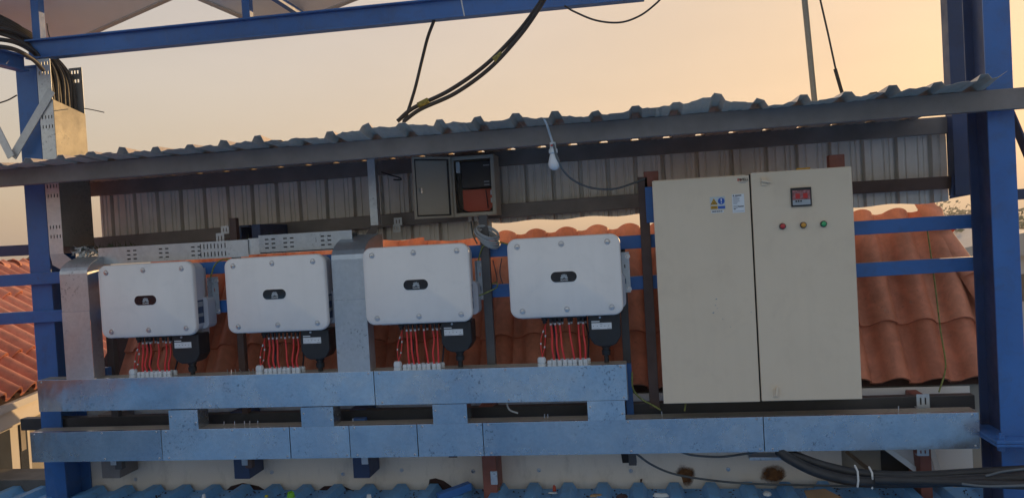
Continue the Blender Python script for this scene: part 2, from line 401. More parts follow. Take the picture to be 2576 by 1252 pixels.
CAP = cap_mesh()
def lay(me, name, parent, o, ex, ey, ez):
    ob = bpy.data.objects.new(name, me); COL.objects.link(ob); ob.parent = parent
    ob.matrix_local = Matrix(((ex.x, ey.x, ez.x, o.x), (ex.y, ey.y, ez.y, o.y), (ex.z, ey.z, ez.z, o.z), (0, 0, 0, 1))); return ob
def tile_plane(parent, o, ex, up, cols, rows, keep, off):
    ez = ex.cross(up).normalized()
    for r in range(rows):
        for c in range(*cols):
            tilt = .045 + rnd.uniform(-.008, .008); ey = (up + ez * -tilt).normalized(); e2 = (ex + up * rnd.uniform(-.012, .012)).normalized(); e3 = e2.cross(ey)
            q = o + ex * (c * TW + off) + up * (r * TE + rnd.uniform(-.004, .004)) + ez * (.022 + rnd.uniform(0, .004))
            if keep(q + ex * TW * .5 + up * .12): lay(TILE, 'tile', parent, q - ORG[parent], e2, ey, e3)

house = empty('tiled_house', (-1, 5.0, -7), 'house with steep terracotta tiled roof behind the blue steel frame', 'house')
UPS = Vector((0, math.cos(PIT), math.sin(PIT))); EX = Vector((1, 0, 0)); NZ = EX.cross(UPS)
HT, HB = Vector((1.84, 5.31, 1.59)), Vector((2.17, 4.74, .60))
rb = MB(); e0 = Vector((-4.3, 4.74, .585)); rl = UPS * 1.13
rb.add([(-3.85, 4.75, .57), (2.15, 4.75, .57), (1.82, 5.31, 1.55), (-3.55, 5.31, 1.55), (-3.85, 6.6, .57), (2.15, 6.6, .57)], [(0, 1, 2, 3), (3, 2, 5, 4), (1, 5, 2), (4, 0, 3)])
roof_o = rb.build('roof', 'tar', house)
MB().box(-3.8, 2.05, 4.80, 6.5, -7, .56).build('wall', 'plaster', house)
PH = (1.52 % TW) - TW + .0
def keep_main(q):
    f = (q.z - HB.z) / (HT.z - HB.z); xh = HB.x + (HT.x - HB.x) * f
    return q.x < xh + .02 and q.x > -3.62
tile_plane(roof_o, Vector((0, EAVE.y, EAVE.z)), EX, UPS, (-19, 12), 3, keep_main, 1.52 - 7 * TW - .0)
hd = (HT - HB).normalized(); hs = Vector((.75, .66, 0)).normalized(); hs = (hs - hd * hs.dot(hd)).normalized()
for i in range(4):
    lay(CAP, 'hip_tile', roof_o, HB + hd * (-.02 + i * .335) + hs.cross(hd) * .02 - ORG[roof_o], hs, hd, hs.cross(hd))
# fascia board below the eave
fx = MB(); perforated(fx, (-4.02, 4.71, -.03), (1, 0, 0), (0, 0, 1), 5.86, .60, [(5.15, 5.62, .06, .31)])
fas = fx.build('fascia_board', 'fascia', house, solid=.006)
for px, py in ((340,1205),(683,1187),(1010,1182),(1355,1182),(1587,1184),(1832,1180),(862,1192),(1190,1185)):
    p = at(px, py, 4.70); MB().lathe([(.013, 0), (.013, .003), (.008, .003), (.008, .007)], (p.x, 4.706, p.z), (0, -1, 0)).build('screw', 'steel_bright', fas)
def stain(pts, name='rust_stain', mat='rust', d=0.0):
    g = MB(); g.flat([(at(x, y, 4.7).x, 4.7045 - d, at(x, y, 4.7).z) for x, y in pts]); g.build(name, mat, fas)
stain([(1690,1180),(1705,1168),(1730,1165),(1755,1175),(1750,1195),(1738,1225),(1722,1226),(1715,1200)])
stain([(1915,1175),(1935,1165),(1975,1168),(1985,1190),(1960,1215),(1920,1222),(1905,1200)])
stain([(565,1236),(580,1222),(610,1214),(650,1222),(672,1236)], 'torn_patch', 'tar')
stain([(1075,1236),(1080,1205),(1095,1202),(1115,1208),(1135,1222),(1140,1236)], 'torn_patch', 'tar', .001)
stain([(795,1236),(815,1222),(860,1220),(895,1236)], 'torn_patch', 'tar', .001)
stain([(1610,1205),(1616,1203),(1614,1212),(1622,1222),(1612,1222)], 'torn_patch', 'tar', .001)
stain([(1130,1130),(1152,1132),(1150,1150),(1128,1150)], 'torn_patch', 'tar', .001)
stain([(1562,1140),(1600,1140),(1602,1163),(1566,1164)], 'pipe_hole', 'black_hole', .0005)

# left wing of tiled roofs, running away to the left
wing = empty('neighbouring_house', (-5.5, 6.0, -7), 'neighbouring house with sunlit orange roof and white window, left of the blue column', 'house')
WA = Vector((-4.51, 4.80, .58)); WE = Vector((-.273, .962, 0)); WN = Vector((-.962, -.273, 0)); wu = WN * math.cos(rad(36)) + Vector((0, 0, math.sin(rad(36))))
wx = WE * -1
def wing_point(x, y):
    d = FW + RT * ((x - W / 2) / F) - UP * ((y - H / 2) / F); nn = WE.cross(wu); return EYE + d * ((WA - EYE).dot(nn) / d.dot(nn))
h0, h1 = wing_point(0, 725), wing_point(82, 763)
hdir = (h1 - h0).normalized(); hside = hdir.cross(wu.cross(WE)).normalized()
wr = MB(); q0 = WA + WE * 2.6 - Vector((0, 0, .02)); q1 = WA - WE * 1.2 - Vector((0, 0, .02))
wr.flat([q1, q1 + wu * 2.6, h0 - hdir * 1.2 - Vector((0, 0, .03)), h1 + hdir * .8 - Vector((0, 0, .03)), q0]); wro = wr.build('roof', 'tar', wing)
EXW = WE * 1.0
def keep_wing(q):
    s_ = (q - h0).dot(hside); return ((WA - h0).dot(hside) > 0) == (s_ > 0)
# ex must satisfy ex x up = outward normal
exw = WE if WE.cross(wu).z > 0 else -WE
tile_plane(wro, WA.copy(), exw, wu, (-14, 14), 6, keep_wing, .03)
capx = hside; capn = capx.cross(hdir)
if capn.z < 0: capx = -capx; capn = capx.cross(hdir)
for i in range(9): lay(CAP, 'hip_tile', wro, h0 + hdir * (1.0 - i * .335) + capn * .02 - ORG[wro], capx * -1, hdir * -1, capn)
# higher roof behind
R2 = at(20, 672, 7.6)
w2 = MB(); c0 = R2 - WE * 2.0; c1 = R2 + WE * 1.2; dn = -wu
w2.flat([c0, c0 + dn * 2.2, c1 + dn * 2.2, c1]); w2o = w2.build('roof', 'tar', wing)
tile_plane(w2o, R2 - wu * (TE * 5), exw, wu, (-10, 7), 5, lambda q: True, .0)
for i in range(9): lay(CAP, 'ridge_tile', w2o, R2 + WE * (-1.6 + i * .335) + Vector((0, 0, .0)) - ORG[w2o], WN, WE, WN.cross(WE) * (1 if WN.cross(WE).z > 0 else -1))
# wing wall, fascia and window below the eave
def wp(t_, d_, z): return WA + WE * t_ + WN * d_ + Vector((0, 0, z - .58))
def wslab(name, t0, t1, d0, d1, z0, z1, mat, par):
    g = MB(); a = [wp(t0, d0, z0), wp(t1, d0, z0), wp(t1, d1, z0), wp(t0, d1, z0)]; g.prism(a, (0, 0, z1 - z0)); return g.build(name, mat, par)
wslab('fascia_board', -1.3, 2.6, -.02, .03, .40, .56, 'fascia', wing)
wslab('gutter', -1.3, 2.6, -.05, .0, .52, .57, 'pvc', wing)
wl = wslab('wall', -1.3, 2.4, .22, .4, -7, .42, 'plaster', wing)
wslab('soffit', -1.3, 2.6, .03, .30, .37, .40, 'fascia', wing)
wn_ = wslab('window', -.6, .72, .17, .215, -.55, .37, 'pvc', wing)
wslab('pane', -.52, .42, .164, .169, -.50, .31, 'glass_dark', wn_)
wslab('pane', .55, .67, .164, .169, -.50, .31, 'glass_dark', wn_)
wslab('blind', .56, .63, .158, .163, .10, .31, 'curtain', wn_)
MB().box(-6.4, -3.95, 4.69, 4.95, -.05, .07).build('parapet', 'concrete', hb)

# ------------------------------------------------------------------ blue frame
def ibeam(mb, a, b, w_, d_, up, tf=.012, tw=.008):
    """I section: flanges across 'up'"""
    a = Vector(a); b = Vector(b); u = Vector(up).normalized()
    mb.bar(a + u * (d_/2 - tf/2), b + u * (d_/2 - tf/2), w_, tf, up); mb.bar(a - u * (d_/2 - tf/2), b - u * (d_/2 - tf/2), w_, tf, up)
    mb.bar(a, b, tw, d_ - 2 * tf, up); return mb
c = empty('steel_column', (-3.825, 4.58, 0), 'blue steel column left of the perforated cable riser', 'column', 'blue columns')
ibeam(MB(), (-3.825, 4.58, -.04), (-3.825, 4.58, 2.83), .15, .24, (0, 1, 0)).build('shaft', 'blue_steel', c, bevel=.002)
MB().box(-3.93, -3.72, 4.45, 4.71, 2.83, 2.842).build('cap_plate', 'blue_steel', c)
MB().box(-3.95, -3.70, 4.44, 4.72, -.05, -.03).build('base_plate', 'blue_steel', c)
c = empty('steel_column', (1.82, 4.27, 0), 'tall blue steel column at the right with bolted splice plate', 'column', 'blue columns')
for z0_, z1_, nm in ((.435, 4.2, ''), (-.05, .405, 'lower_')):
    MB().box(1.759, 1.881, 4.15, 4.162, z0_, z1_).build('flange', 'blue_steel', c, bevel=.002)
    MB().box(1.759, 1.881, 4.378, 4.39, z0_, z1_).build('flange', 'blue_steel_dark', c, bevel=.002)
    MB().box(1.800, 1.808, 4.162, 4.378, z0_, z1_).build('web', 'blue_steel_dark', c)  # shade of the recess put into the colour: web and rear flange darker blue
spl = MB().box(1.70, 2.02, 4.06, 4.48, .405, .419).box(1.70, 2.02, 4.06, 4.48, .421, .435).build('splice_plate', 'blue_steel', c, bevel=.002)
for x in (1.735, 1.93):
    for y in (4.10, 4.44): MB().lathe([(.018, -.022), (.018, 0), (.012, 0), (.012, .034), (.02, .034), (.02, .052), (.009, .052), (.009, .064)], (x, y, .401), (0, 0, 1), 6).build('bolt', 'blue_steel', spl)
# brackets right of the right column
def thing_bar(name, a, b, w_, h_, mat, label, cat, group=None, bevel=.003, up=(0, 0, 1)):
    o = MB().bar(a, b, w_, h_, up).build(name, mat, bevel=bevel); return tag(o, label, cat, group)
# rails carrying the inverters (square tube)
def rail(z0l, z0r, x0, x1, h_, Y, name, label, group='blue rails behind the inverters'):
    return thing_bar(name, (x0, Y, z0l), (x1, Y, z0r), .05, h_, 'blue_steel', label, 'rail', group)
rail(1.458, 1.512, -4.9, 1.95, .075, 4.45, 'mounting_rail', 'upper blue horizontal rail behind the white inverters')
rail(1.208, 1.285, -4.9, 1.95, .075, 4.45, 'mounting_rail', 'lower blue horizontal rail behind the white inverters')
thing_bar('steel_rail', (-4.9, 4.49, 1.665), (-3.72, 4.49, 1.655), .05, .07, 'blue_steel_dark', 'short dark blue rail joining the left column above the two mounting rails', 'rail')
thing_bar('steel_beam', (-4.08, 4.52, .505), (1.78, 4.52, .528), .06, .078, 'black_steel', 'long dark steel beam showing in the gap between the two trays', 'beam', bevel=.004)
# top girder
a, b = at(72, 128, 4.42), at(1620, -26, 4.54)
tb = MB(); ibeam(tb, a, b, .07, .122, (0, 0, 1), .010, .007)
tag(tb.build('roof_girder', 'blue_steel', bevel=.002), 'long blue steel girder crossing the sky at the top', 'beam')
g = MB(); ibeam(g, (-3.80, 4.42, 2.845), (-3.80, 2.6, 2.845), .07, .10, (0, 0, 1), .01, .007)
tag(g.build('side_girder', 'blue_steel', bevel=.002), 'blue girder coming forward from the left column top', 'beam')
p0 = at(100, 104, 4.45); p1 = at(95, -40, 4.45)
thing_bar('panel_post', (p0.x, 4.45, p0.z - .01), (p0.x, 4.45, 3.6), .055, .055, 'blue_steel', 'blue post above the left end of the top girder', 'post', 'posts carrying the solar panels', up=(0, 1, 0))
p0 = at(624, 46, 4.47)
thing_bar('panel_post', (p0.x, 4.47, p0.z - .01), (p0.x, 4.47, 3.6), .05, .05, 'blue_steel', 'second blue post standing on the top girder under the small panel', 'post', 'posts carrying the solar panels', up=(0, 1, 0))
# braces on the left, beside the column
a, b = at(30, 385, 4.40), at(128, 225, 4.44)
thing_bar('brace', at(32, 395, 4.40), at(130, 228, 4.39), .055, .006, 'galvanised', 'flat steel brace rising to the right across the left column', 'brace', 'left braces', bevel=0, up=(0, 1, 0))
thing_bar('brace', at(28, 395, 4.38), at(-50, 240, 4.38), .05, .006, 'galvanised', 'flat steel brace rising to the left at the left edge', 'brace', 'left braces', bevel=0, up=(0, 1, 0))
# right side: rear hanging post, its foot, braces and header
rp = empty('hanging_post', (1.95, 4.95, 1.7), 'dark rear post hanging behind the right blue column', 'post')
ql, qr = at(2378, 100, 4.95), at(2424, 100, 4.95)
cx_ = (ql.x + qr.x) / 2
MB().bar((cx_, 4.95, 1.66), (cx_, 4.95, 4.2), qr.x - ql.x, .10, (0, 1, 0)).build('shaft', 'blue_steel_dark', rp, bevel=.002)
f0 = [at(2388, 500, 4.93), at(2395, 440, 4.93), at(2398, 250, 4.93), at(2424, 250, 4.93), at(2440, 300, 4.93), at(2440, 490, 4.93)]
MB().prism(f0, (0, -.012, 0)).build('gusset_plate', 'blue_steel_dark', rp)
a, b = at(2545, -30, 4.30), at(2513, 70, 4.30)
thing_bar('brace', at(2500, 60, 4.36), at(2590, -190, 4.36), .05, .05, 'blue_steel_dark', 'dark brace leaning away to the right at the top right corner', 'brace', 'right braces')
thing_bar('brace', at(2525, 245, 4.36), at(2640, 520, 4.36), .012, .08, 'blue_steel_dark', 'dark brace falling to the right beside the sunlit gap', 'brace', 'right braces', up=(0, 1, 0))
thing_bar('steel_rail', at(2500, 494, 4.36), at(2800, 470, 4.36), .05, .055, 'blue_steel_dark', 'blue rail leaving the right column towards the right edge', 'rail')

# ------------------------------------------------------------------ canopy
thing_bar('canopy_beam', (-4.9, 4.085, 2.085), (3.2, 4.085, 2.100), .05, .10, 'dark_steel', 'front dark steel beam under the corrugated canopy', 'beam', 'canopy beams')
thing_bar('canopy_beam', (-3.85, 5.0, 2.070), (2.05, 5.0, 2.084), .05, .10, 'dark_steel', 'rear dark steel beam along the top of the sheet wall', 'beam', 'canopy beams')
for x in (-3.45, 1.2):
    pass
EDGE = [(-4.4, 2.165), (-3.475, 2.154), (-2.971, 2.169), (-2.558, 2.157), (-2.156, 2.16), (-1.948, 2.166), (-1.744, 2.159), (-1.542, 2.165), (-1.342, 2.191), (-1.104, 2.185), (-0.934, 2.18), (-0.745, 2.171), (-0.538, 2.175), (-0.355, 2.166), (-0.155, 2.154), (0.043, 2.168), (0.238, 2.178), (0.383, 2.203), (0.486, 2.181), (0.671, 2.142), (0.855, 2.146), (1.055, 2.152), (1.269, 2.157), (1.462, 2.164), (1.6, 2.171), (1.72, 2.188), (2.2, 2.2)]
def edge_z(x):
    for (a, za), (b, zb) in zip(EDGE, EDGE[1:]):
        if a <= x <= b: return za + (zb - za) * (x - a) / (b - a)
    return EDGE[-1][1]
can = empty('canopy', (-1, 4.5, 2.14), 'bent grey corrugated sheet canopy over the inverters', 'canopy')
RX0 = -4.26
cuts = [0, 6, 12, 17, 22, 27, 30]
for s_ in range(6):
    i0, i1 = cuts[s_], cuts[s_ + 1]
    pf = []
    for i in range(i0, i1):
        c_ = RX0 + .2 * i + .1 + .0
        pf += [(c_ - .1, 0), (c_ - .072, .003), (c_ - .06, 0), (c_ - .034, 0), (c_ - .017, .031), (c_ + .017, .031), (c_ + .034, 0), (c_ + .060, 0), (c_ + .072, .003)]
    pf.append((RX0 + .2 * i1 + (.0 if s_ == 5 else .03), 0 if s_ < 5 else .035))
    ys = [3.89, 3.93, 4.0, 4.06, 4.3, 4.7, 5.1]; fl = [1, .75, .35, .08, 0, 0, 0]
    yo = rnd.uniform(-.015, .012); crush = {i: rnd.choice((.0, .05, .1, .25, .5, -.15)) for i in range(i0 - 1, i1 + 1)}
    g = MB(); v_ = []
    for y, w_ in zip(ys, fl):
        for x, dz in pf:
            wob = .004 * math.sin(x * 31 + s_ * 2) + .002 * math.sin(x * 83) + .0018 * math.sin(x * 210)
            z = 2.140 + .0025 * (x + 1) * .6 - .0215 * min(1, max(0, (y - 4.1) / .9)) + dz * (1 - (.1 + crush.get(int((x - RX0) / .2), 0)) * w_) + w_ * (edge_z(x) - 2.150 + wob) + .0025 * s_ % .005
            v_.append((x, y + (yo if y < 4 else 0) + .006 * math.sin(x * 23) * w_, z))
    n = len(pf); g.add(v_, [(j*n+i, j*n+i+1, (j+1)*n+i+1, (j+1)*n+i) for j in range(len(ys)-1) for i in range(n-1)])
    g.build('roof_sheet', 'aluzinc', can, solid=.0012)

# sheet wall at the back of the canopy
sw = empty('sheet_wall', (-1, 5.03, 1.62), 'grey ribbed metal sheet wall hanging behind the inverters', 'wall')
xcuts = [(-3.80, -2.35, 1.618), (-2.37, -1.38, 1.585), (-1.40, -.93, 1.562), (-.95, .12, 1.660), (.10, .95, 1.68), (.93, 1.90, 1.625)]
for i, (x0, x1, zb) in enumerate(xcuts):
    pf = []; x = x0; n_r = max(1, round((x1 - x0) / .19)); p_ = (x1 - x0) / n_r
    for r in range(n_r):
        c_ = x0 + p_ * (r + .5)
        pf += [(c_ - p_/2, 0), (c_ - .078, 0), (c_ - .074, .009), (c_ - .066, .009), (c_ - .062, 0), (c_ - .048, 0), (c_ - .044, .007), (c_ - .036, .007), (c_ - .032, 0), (c_ - .014, 0), (c_ - .008, .045), (c_ + .010, .045), (c_ + .016, 0), (c_ + .046, 0), (c_ + .050, .008), (c_ + .058, .008), (c_ + .062, 0)]
    pf.append((x1, 0)); n = len(pf); g = MB(); v_ = []
    for z in (zb, zb + .2, 2.10): v_ += [(x, 5.045 + dz + .003 * (i % 2) + .004 * math.sin(x * 11 + z * 5), z + (0 if z > zb + .01 else .006 * math.sin(x * 17))) for x, dz in pf]
    g.add(v_, [(j*n+k, j*n+k+1, (j+1)*n+k+1, (j+1)*n+k) for j in range(2) for k in range(n-1)])
    g.build('wall_sheet', 'wall_metal', sw, solid=.001)
# lower girt of the wall: pieces as in the photo
def girt(p, q, Y, h_, mat, label):
    a, b = at(*p, Y), at(*q, Y); return thing_bar('wall_girt', a, b, .05, h_, mat, label, 'beam', 'girts of the sheet wall')
girt((232, 613), (1045, 549), 4.985, .085, 'dark_steel', 'long dark girt across the left half of the sheet wall')
girt((1040, 548), (1645, 502), 4.98, .09, 'dark_steel', 'dark girt behind the open control box')
girt((2140, 473), (2425, 457), 4.98, .075, 'brown_primer', 'brown girt between the cabinet and the right column')
# steel angle ends poking forward
g = MB(); a, b = at(601, 585, 4.6), at(660, 588, 4.97); g.bar((a.x, 4.62, a.z), (a.x, 4.97, a.z), .012, .09).bar((a.x + .03, 4.62, a.z + .04), (a.x + .03, 4.97, a.z + .04), .06, .012)
tag(g.build('steel_angle', 'blue_steel_dark'), 'blue angle end poking forward left of the girt joint', 'bracket')
g = MB(); a = at(640, 582, 4.55); g.box(a.x - .03, a.x + .03, 4.57, 4.97, a.z - .05, a.z + .045)
tag(g.build('tube_end', 'blue_steel_dark', bevel=.004), 'open square tube end resting beside the blue angle', 'tube')

# uprights
def upright(x, z0, z1, Y, w_, mat, label, d_=.04):
    return thing_bar('upright', (x, Y, z0), (x, Y, z1), w_, d_, mat, label, 'upright', 'steel uprights of the inverter frame', up=(0, 1, 0))
def ux(px, py, Y): return at(px, py, Y).x
upright(ux(1228, 750, 4.40), .80, 1.70, 4.40, .050, 'post_steel', 'dark steel upright between the third and fourth inverters')
upright(ux(612, 880, 4.52), .20, 1.78, 4.51, .045, 'brown_primer', 'brown upright behind the second inverter from the left')
upright(ux(285, 880, 4.52), .20, 1.50, 4.51, .05, 'post_steel', 'dark upright behind the leftmost inverter')
upright(ux(1572, 800, 4.50), .20, 1.50, 4.50, .045, 'post_steel', 'dark upright right of the fourth inverter')
upright(ux(1635, 800, 4.42), .55, 1.86, 4.42, .055, 'brown_primer', 'brown upright along the left side of the grey cabinet')
upright(ux(1637, 520, 4.40), 1.60, 1.80, 4.385, .055, 'blue_steel', 'short blue piece on the upright beside the cabinet top')
upright(ux(1583, 985, 4.46), .50, .80, 4.46, .04, 'blue_steel', 'short blue upright at the right end of the upper tray')
# mounting tabs over the cabinet
for px, py, lb in ((1638, 445, 'red brown tab over the left corner of the cabinet'), (2102, 404, 'red brown tab over the right part of the cabinet')):
    p = at(px, py, 4.43); o = MB().box(p.x - .04, p.x + .04, 4.40, 4.46, p.z - .07, p.z + .03).build('mounting_tab', 'red_primer', bevel=.003); tag(o, lb, 'bracket', 'tabs over the cabinet')
# stub ends under the lower tray
for px, z0, mat, lb, w_ in ((290, .14, 'dark_steel', 'dark stub under the lower tray near its left end', .13), (617, .13, 'blue_steel_dark', 'dark blue stub under the lower tray below the second inverter', .105), (915, .13, 'blue_steel_dark', 'dark blue stub under the lower tray left of the middle', .105), (1234, .0, 'red_primer', 'rusty red post under the lower tray', .085), (2321, -.02, 'red_primer', 'rusty red post under the right end of the lower tray', .06)):
    p = at(px, 1165, 4.55); o = empty('tray_stub', (p.x, 4.55, z0), lb, 'stub', 'stubs under the lower tray')
    MB().box(p.x - w_/2, p.x + w_/2, 4.50, 4.69, z0, .56).build('tube', mat, o, bevel=.004)
    MB().box(p.x + w_ * .1, p.x + w_ * .1 + .04, 4.488, 4.499, z0 + .09, z0 + .17).build('clip', 'galvanised', o)

# ------------------------------------------------------------------ trays
TY0, TY1 = 4.25, 4.37
def seams(x0, x1, cuts): 
    e = [x0] + cuts + [x1]; return list(zip(e, e[1:]))
def screw(parent, x, y, z, r=.0065):
    MB().lathe([(r, 0), (r, .0015), (r * .6, .004)], (x, y, z), (0, -1, 0), 8).build('screw', 'steel_bright', parent, smooth=30)
def tray(name, label, x0, x1, z0, z1, dz, cuts):
    """dz: rise over its length"""
    o = empty(name, ((x0 + x1) / 2, TY1, z0), label, 'cable tray')
    def zz(x): return dz * (x - x0) / (x1 - x0)
    b = MB()
    for y0, y1, za, zb_ in ((TY0 + .004, TY1, 0, .002), (TY1 - .002, TY1, .002, z1 - z0), ):
        b.add([(x0, y0, z0 + za), (x1, y0, z0 + za + dz), (x1, y1, z0 + za + dz), (x0, y1, z0 + za), (x0, y0, z0 + zb_), (x1, y0, z0 + zb_ + dz), (x1, y1, z0 + zb_ + dz), (x0, y1, z0 + zb_)],
              [(0,3,2,1),(4,5,6,7),(0,1,5,4),(1,2,6,5),(2,3,7,6),(3,0,4,7)])
    b.build('body', 'galvanised', o)
    tp = MB(); sl_ = []
    L = x1 - x0
    for k in range(int(L / .25)): sl_ += [(k * .25 + .08, k * .25 + .105, .075, .082), (k * .25 + .13, k * .25 + .155, .075, .082)]
    tp.add([(x0, TY0 + .004, z1 - .001), (x1, TY0 + .004, z1 + dz - .001), (x1, TY1, z1 + dz - .001), (x0, TY1, z1 - .001)], [(0, 1, 2, 3)]); tp.build('top_plate', 'galvanised_old', o, solid=.0015)
    for i, (a, b_) in enumerate(seams(x0, x1, cuts)):
        off = .0016 * (i % 2); za, zb_ = zz(a), zz(b_); a += .0022; b_ -= .0022
        g = MB(); tl, bl_ = rnd.uniform(0, .0022), rnd.uniform(0, .0022); ya, yb = TY0 - off, TY0 - off
        za += z0; zb_ += z0; hh = z1 - z0
        g.prism([(a, ya - bl_, za), (b_, yb - bl_, zb_), (b_, yb - tl, zb_ + hh), (a, ya - tl, za + hh)], (0, .0014, 0))
        g.prism([(a, ya - tl, za + hh), (b_, yb - tl, zb_ + hh), (b_, yb + .022, zb_ + hh), (a, ya + .022, za + hh)], (0, 0, .0012))
        lid = g.build('lid', 'galvanised_lid', o, bevel=.0006)
        for x in ([a + .03, b_ - .03] if b_ - a < .6 else [a + .03, (a + b_) / 2 + .05, b_ - .03]):
            screw(lid, x, TY0 - off - .0018, z1 + zz(x) - .012); 
            if rnd.random() < .75: screw(lid, x + .01, TY0 - off - .0018, z0 + zz(x) + .014)
    for x in (x0, x1):
        MB().add([(x, TY0 + .003, z0 + zz(x)), (x, TY1, z0 + zz(x)), (x, TY1, z1 + zz(x)), (x, TY0 + .003, z1 + zz(x))], [(0, 1, 2, 3)]).build('end_cap', 'galvanised', o, solid=.0015)
    return o
lower = tray('cable_tray', 'long lower galvanised cable tray running the full width above the blue roof', -3.80, 1.70, .325, .512, .020, [-2.90, -2.07, -1.70, -1.29, -.905, .63])
upper = tray('cable_tray', 'shorter upper galvanised cable tray under the four inverters', -3.725, -.08, .642, .838, -.006, [-1.53])
for i, (x0, x1) in enumerate(((-2.84, -2.65), (-1.99, -1.79), (-1.19, -.99), (-.305, -.10))):
    lb = ['leftmost link duct joining the two trays', 'second link duct from the left joining the two trays', 'third link duct from the left joining the two trays', 'rightmost link duct joining the two trays'][i]
    o = empty('link_duct', ((x0 + x1) / 2, TY0 + .05, .52), 'short galvanised ' + lb, 'duct', 'ducts between the trays')
    zt, zb = .642 - .007, .512 + .020 * (x0 + 3.8) / 5.5 + .001
    MB().add([(x0, TY0 - .003, zb), (x1, TY0 - .003, zb), (x1, TY0 - .003, zt), (x0, TY0 - .003, zt), (x0, TY1 - .01, zb), (x1, TY1 - .01, zb), (x1, TY1 - .01, zt), (x0, TY1 - .01, zt)], [(0,1,2,3),(1,5,6,2),(4,0,3,7),(5,4,7,6)]).build('sleeve', 'galvanised_lid', o, solid=.0014)
    screw(o, x0 + .015, TY0 - .0035, (zt + zb) / 2 + .02); screw(o, x1 - .015, TY0 - .0035, (zt + zb) / 2 - .02)
# threaded rod tips standing on the trays
for i, (px, py) in enumerate(((563,1064),(590,1062),(615,1062),(628,1064),(648,1060),(830,1052),(887,1050),(1118,1048),(1140,1046),(1147,1050),(1165,1046),(1369,1046),(1378,1044),(1665,1030),(2260,1030))):
    p = at(px, py, 4.30); zt = .513 + .02 * (p.x + 3.8) / 5.5
    MB().tube([(p.x, 4.30, zt), (p.x + rnd.uniform(-.003, .003), 4.30, zt + .03)], .0028, 6).build('threaded_rod', 'steel_bright', lower)
for px in (876, 886, 893, 907, 930, 940, 955, 968, 980):
    p = at(px, 945, 4.31) if False else at(px - 0, 945, 4.31); 
for px in (877, 888, 897, 908, 931, 942, 957, 970, 981):
    x = at(px * 1.0 - 305 + 0, 940, 4.30).x; MB().tube([(x, 4.29 + rnd.uniform(0, .04), .836), (x, 4.30, .862)], .0028, 6).build('threaded_rod', 'steel_bright', upper)

# ducts: lids bending back at their heads
def duct(name, label, x0, x1, z0, zs, mat, back, rise):
    o = empty(name, ((x0 + x1) / 2, TY0 + .06, z0), label, 'duct', 'vertical ducts beside the inverters')
    zm = z0 + (zs - z0) * .64
    MB().box(x0, x1, TY0 - .0015, TY0 + .0, z0 - .012, zm).build('lid', mat, o)
    pts = [(TY0 + .0016, zm + .001), (TY0 + .0016, zs)]
    for k in range(1, 9):
        a = math.pi / 2 * k / 8; pts.append((TY0 + .0016 + back * (1 - math.cos(a)), zs + rise * math.sin(a)))
    n = len(pts); g = MB(); g.add([(x0, y, z) for y, z in pts] + [(x1, y, z) for y, z in pts], [(i, n + i, n + i + 1, i + 1) for i in range(n - 1)])
    g.build('bent_lid', mat, o, solid=.0014)
    for x in (x0 + .001, x1 - .001):
        sp = [(x, y + .003, z - .002) for y, z in pts] + [(x, TY0 + back, zs - .02), (x, TY0 + .10, zs - .05), (x, TY0 + .10, z0), (x, TY0 + .003, z0)]
        MB().flat(sp).build('side', 'galvanised', o, solid=.0014)
    return o
duct('vertical_duct', 'galvanised duct with white scratches left of the leftmost inverter', -3.515, -3.325, .842, 1.49, 'galvanised_scratched', .22, .10)
duct('vertical_duct', 'galvanised duct between the second and third inverters', -1.745, -1.548, .838, 1.49, 'galvanised', .36, .14)
# perforated riser at the left, passing up through the canopy
rs = empty('cable_riser', (-3.65, 4.54, 1.6), 'tall perforated riser with gold lit cover beside the left column', 'cable tray')
sl_ = []
for zc in (.10, .16, .36, .42, .80, .86, 1.14, 1.20):
    for k in range(4): sl_.append((.014 + k * .022, .021 + k * .022, zc, zc + .022))
perforated(MB(), (-3.695, 4.40, 1.62), (1, 0, 0), (0, 0, 1), .098, 1.24, sl_).build('side_plate', 'galvanised', rs, solid=.002)
sl2 = [(.03 + k * .05, .045 + k * .05, z, z + .03) for k in range(2) for z in (1.12, 1.18)]
perforated(MB(), (-3.695, 4.685, 1.62), (1, 0, 0), (0, 0, 1), .098, 1.24, [(.02 + k * .022, .03 + k * .022, zc, zc + .022) for zc in (.80, .86, 1.14, 1.20) for k in range(3)]).build('side_plate', 'galvanised', rs, solid=.002)
MB().box(-3.697, -3.694, 4.402, 4.684, 1.62, 2.84).build('base', 'galvanised', rs)
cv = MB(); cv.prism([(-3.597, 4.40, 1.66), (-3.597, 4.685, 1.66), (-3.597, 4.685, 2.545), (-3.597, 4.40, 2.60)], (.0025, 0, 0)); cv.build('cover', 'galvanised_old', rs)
# elbow at the foot of the riser
a1, a2, a3, a4 = at(135, 638, 4.39), at(172, 632, 4.39), at(192, 690, 4.30), at(158, 672, 4.30)
MB().prism([(-3.695, 4.398, 1.62), (-3.597, 4.398, 1.62), (-3.44, 4.398, 1.50), (-3.52, 4.398, 1.46), (-3.68, 4.398, 1.55)], (0, .003, 0)).build('elbow', 'galvanised', rs)

